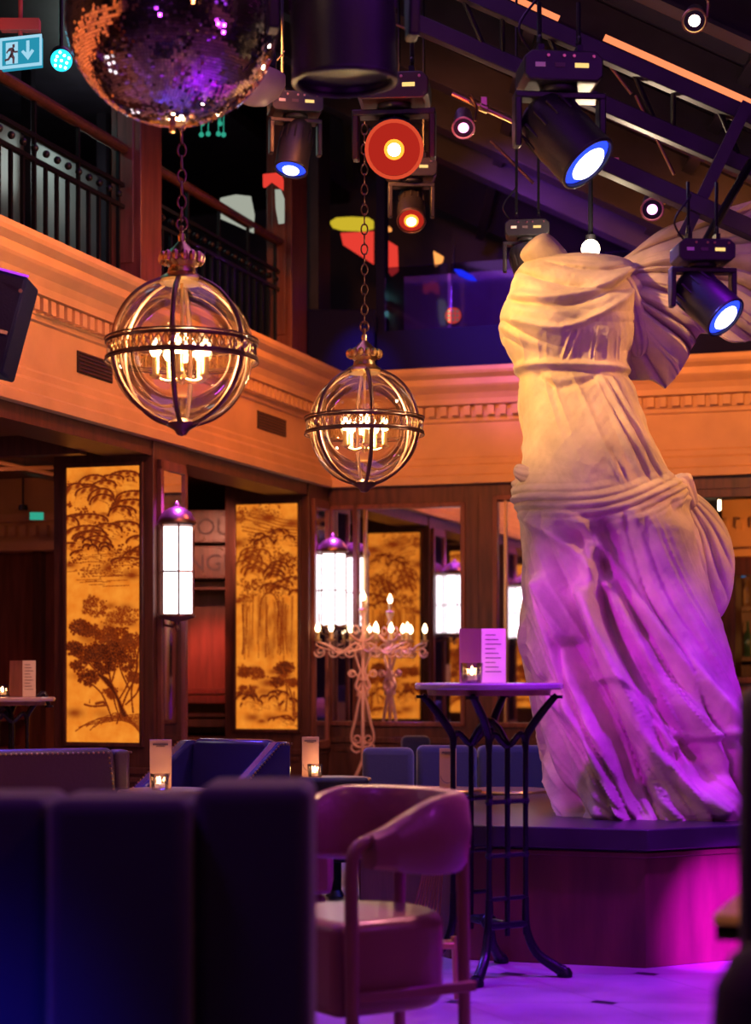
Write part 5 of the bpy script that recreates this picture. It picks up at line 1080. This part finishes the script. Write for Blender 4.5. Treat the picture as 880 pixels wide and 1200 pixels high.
q = MB(); q.box(L(0, -.26, .25), (.42, .02, .03), CY); q.build('side_rail', 'tub_leather', t, bev=.004)
q = MB(); q.box(L(0, .26, .25), (.42, .02, .03), CY); q.build('side_rail', 'tub_leather', t, bev=.004)
# ------------------------------------------------------------------ brass rod chair beyond the tub chair
cc = Vector((W(515, 0, 6.4).x, 6.55, 0)); t = empty('rod_back_stool', cc, 'slim stool with a fan of thin brass rods, behind the tub chair legs', 'stool')
for i in range(9):
    q = MB(); k = (i-4)/4; q.cyl(cc+Vector((-.06+k*.055, -.05, .20)), cc+Vector((-.01+k*.028, -.02, .50)), .003, n=6); q.build('rod', 'brass', t, smooth=True)
q = MB(); q.cyl(cc+Vector((-.01, -.02, .49)), cc+Vector((-.01, -.02, .54)), .07, .13, n=24); q.build('seat', 'tub_leather', t, bev=.01)
for k in (-1, 1): q = MB(); q.cyl(cc+Vector((.02+.045*k, 0, .0)), cc+Vector((.02+.035*k, 0, .22)), .010, n=8); q.build('leg', 'brass', t, smooth=True)
q = MB(); q.box(cc+Vector((-.03, -.02, .195)), (.17, .1, .02)); q.build('shelf', 'brass', t, bev=.003)
# dark chair further back under the banquette line
cc = Vector((-.20, 8.52, 0)); t = empty('side_chair', cc, 'dark low chair with tapered legs seen through the tub chair', 'chair')
q = MB(); q.box(cc+Vector((0, 0, .36)), (.34, .36, .14)); q.build('seat', 'black_velvet', t, bev=.03, seg=3); q = MB(); q.box(cc+Vector((0, .17, .50)), (.34, .06, .30)); q.build('backrest', 'black_velvet', t, bev=.02, seg=3)
for sx in (-1, 1):
    for sy in (-1, 1): q = MB(); q.cyl(cc+Vector((sx*.14, sy*.14, .30)), cc+Vector((sx*.15, sy*.15, 0)), .022, .012, 10); q.build('leg', 'wood_dark', t, smooth=True)
# ------------------------------------------------------------------ right foreground
D = 3.3; c = W(902, 0, D); t = empty('wing_chair', (c.x, D, 0), 'tall blurred black velvet wing chair cut by the right edge', 'chair')
q = MB(); q.box((c.x, D, EYE-(40)/2200*D-.50), (.10, .10, 1.06)); q.build('backrest', 'black_velvet', t, bev=.03, seg=3)
q = MB(); c2 = W(930, 1200, 2.75)
q.lathe([(.10, -.50), (.12, -.35), (.125, -.1), (.115, .05), (.09, .10), (.04, .125), (.001, .13)], (c2.x, 2.75, c2.z), 28); q.build('arm', 'black_velvet', t, smooth=True)
q = MB(); q.box((c.x+.2, 3.05, .25), (.5, .5, .3)); q.build('seat', 'black_velvet', t, bev=.04, seg=3)
q = MB(); q.cyl((c.x+.2, 3.05, .1), (c.x+.2, 3.05, 0), .1); q.build('foot', 'black_metal', t)
D = 3.6; t = empty('side_table', (W(900, 0, D).x, D, 0), 'small tan wooden table corner at the lower right, beside the black wing chair', 'table')
P = [W(836, 0, D).x, W(905, 0, D).x]; q = MB(); zt = EYE-300/2200*D
q.prism([(W(836, 0, D).x, D), (W(915, 0, D).x, D-.02), (W(985, 0, D).x, D+.32), (W(905, 0, D).x, D+.34)], zt, zt+.022); q.build('tabletop', 'wood_table', t, bev=.003)
q = MB(); q.prism([(W(840, 0, D).x, D+.01), (W(915, 0, D).x, D-.01), (W(982, 0, D).x, D+.31), (W(907, 0, D).x, D+.33)], zt-.03, zt); q.build('apron', 'black_metal', t)
q = MB(); q.cyl((W(912, 0, D).x, D+.15, 0), (W(912, 0, D).x, D+.15, zt), .02); q.build('leg', 'black_metal', t)
# ------------------------------------------------------------------ wrought-iron candelabrum with scrolls
K = Vector((-.095, 13.86, 0)); S = 13.86/2200
def kp(px, py, dy=0): return Vector(((px-424.5)*S+K.x, K.y+dy, EYE+(785-py)*S))
t = empty('candelabrum', K, 'tall pinkish wrought-iron scroll candelabrum with lit candle bulbs before the wall mirrors', 'candelabrum')
q = MB(); q.cyl((K.x, K.y, .45), kp(425, 732), .014, n=10); q.lathe([(.012, 0), (.02, .02), (.012, .05), (.028, .09), (.012, .12)], kp(425, 732), 12); q.lathe([(.004, 0), (.035, .02), (.03, .03), (.012, .035)], kp(425, 718), 12); q.build('stem', 'gilt', t, smooth=True)
def scroll(pts, r=.0105, name='scroll', w_=1.5): q = MB(); q.tube(smooth_curve([kp(*p) for p in pts], 7), r, 8, flat=w_); return q.build(name, 'gilt', t, smooth=True)
def spiral(cx, cy, r, d=1, a0=0, turns=1.3, n=14): return [(cx+d*r*(1-.75*i/n)*math.cos(a0+turns*2*PI*i/n), cy+r*(1-.75*i/n)*math.sin(a0+turns*2*PI*i/n)) for i in range(n+1)]
for s in (-1, 1):
    X = lambda x: 424.5+s*x
    scroll([(X(2), 812), (X(5), 825), (X(9), 845), (X(13), 862), (X(11), 872), (X(3), 876), (X(-1), 872)]); scroll([(X(x), y) for x, y in [(13, 862)]+[(7+6*(1-.7*i/10)*math.cos(.2+i*.8), 866+6*(1-.7*i/10)*math.sin(.2+i*.8)) for i in range(11)]], .006)
    scroll([(X(2), 812), (X(8), 805), (X(5), 795), (X(2), 785)]); scroll([(X(12)+s*(5*(1-.7*i/10)*math.cos(i*.75)-0), 789+5*(1-.7*i/10)*math.sin(i*.75)) for i in range(11)]+[], .007)
    scroll([(X(3), 796), (X(8), 790), (X(13), 786), (X(17), 789)], .007)
    scroll([(X(1), 790), (X(6), 776), (X(9), 764), (X(3), 752), (X(1), 744)], .008); scroll([(X(3), 880), (X(8), 882), (X(13), 878), (X(12), 873), (X(8), 875)], .008)
    scroll([(X(1), 762), (X(8), 754), (X(18), 760), (X(28), 766), (X(40), 757), (X(54), 752)], .009, 'arm')
    for cx0 in (14, 33, 50): scroll([(X(cx0)+s*(7*(1-.7*i/11)*math.cos(i*.7)), 764+7*(1-.7*i/11)*math.sin(i*.7)) for i in range(12)], .0065)
    scroll([(X(2), 740), (X(8), 733), (X(12), 738), (X(8), 743), (X(6), 739)], .006)
    scroll([(X(1), 800), (X(4), 806), (X(6), 816)], .010, 'leaf', 2.2); scroll([(X(2), 752), (X(10), 748), (X(16), 742)], .010, 'leaf', 2.2)
    for dy in (-1, 1): q = MB(); q.tube(smooth_curve([Vector((K.x, K.y, .48)), Vector((K.x+s*.08, K.y+dy*.05, .3)), Vector((K.x+s*.2, K.y+dy*.14, .06)), Vector((K.x+s*.24, K.y+dy*.16, .015))], 6), .014, 8); q.build('foot', 'gilt', t, smooth=True)
q = MB(); q.cyl(kp(425, 798), kp(425, 794), .03, n=12); q.cyl(kp(425, 873), kp(425, 869), .024, n=12); q.build('collar', 'gilt', t, smooth=True)
def candle(px, py, dy=0, h=10):
    b = kp(px, py, dy); q = MB(); q.lathe([(.008, -.012), (.03, -.002), (.032, .004), (.012, .006)], b, 12); q.cyl(b, b+Vector((0, 0, h*S)), .013, n=12); cs = q.build('candle_sleeve', 'gold_sleeve', t, smooth=True)
    q = MB(); q.lathe([(.001, 0), (.012, .006), (.020, .028), (.013, .05), (.001, .075)], b+Vector((0, 0, h*S)), 12); q.build('bulb', 'flame', cs, smooth=True)
candle(425, 717, 0, 13)
for px, dy in ((372, 0), (388, -.14), (410, .14), (440, -.14), (458, .12), (477, 0)):
    candle(px, 750, dy, 9); q = MB(); q.tube(smooth_curve([kp(424.5, 760), kp((px+424.5)/2, 764, dy*.7), kp(px, 757, dy), kp(px, 751, dy)], 5), .006, 6); q.build('branch', 'gilt', t, smooth=True)
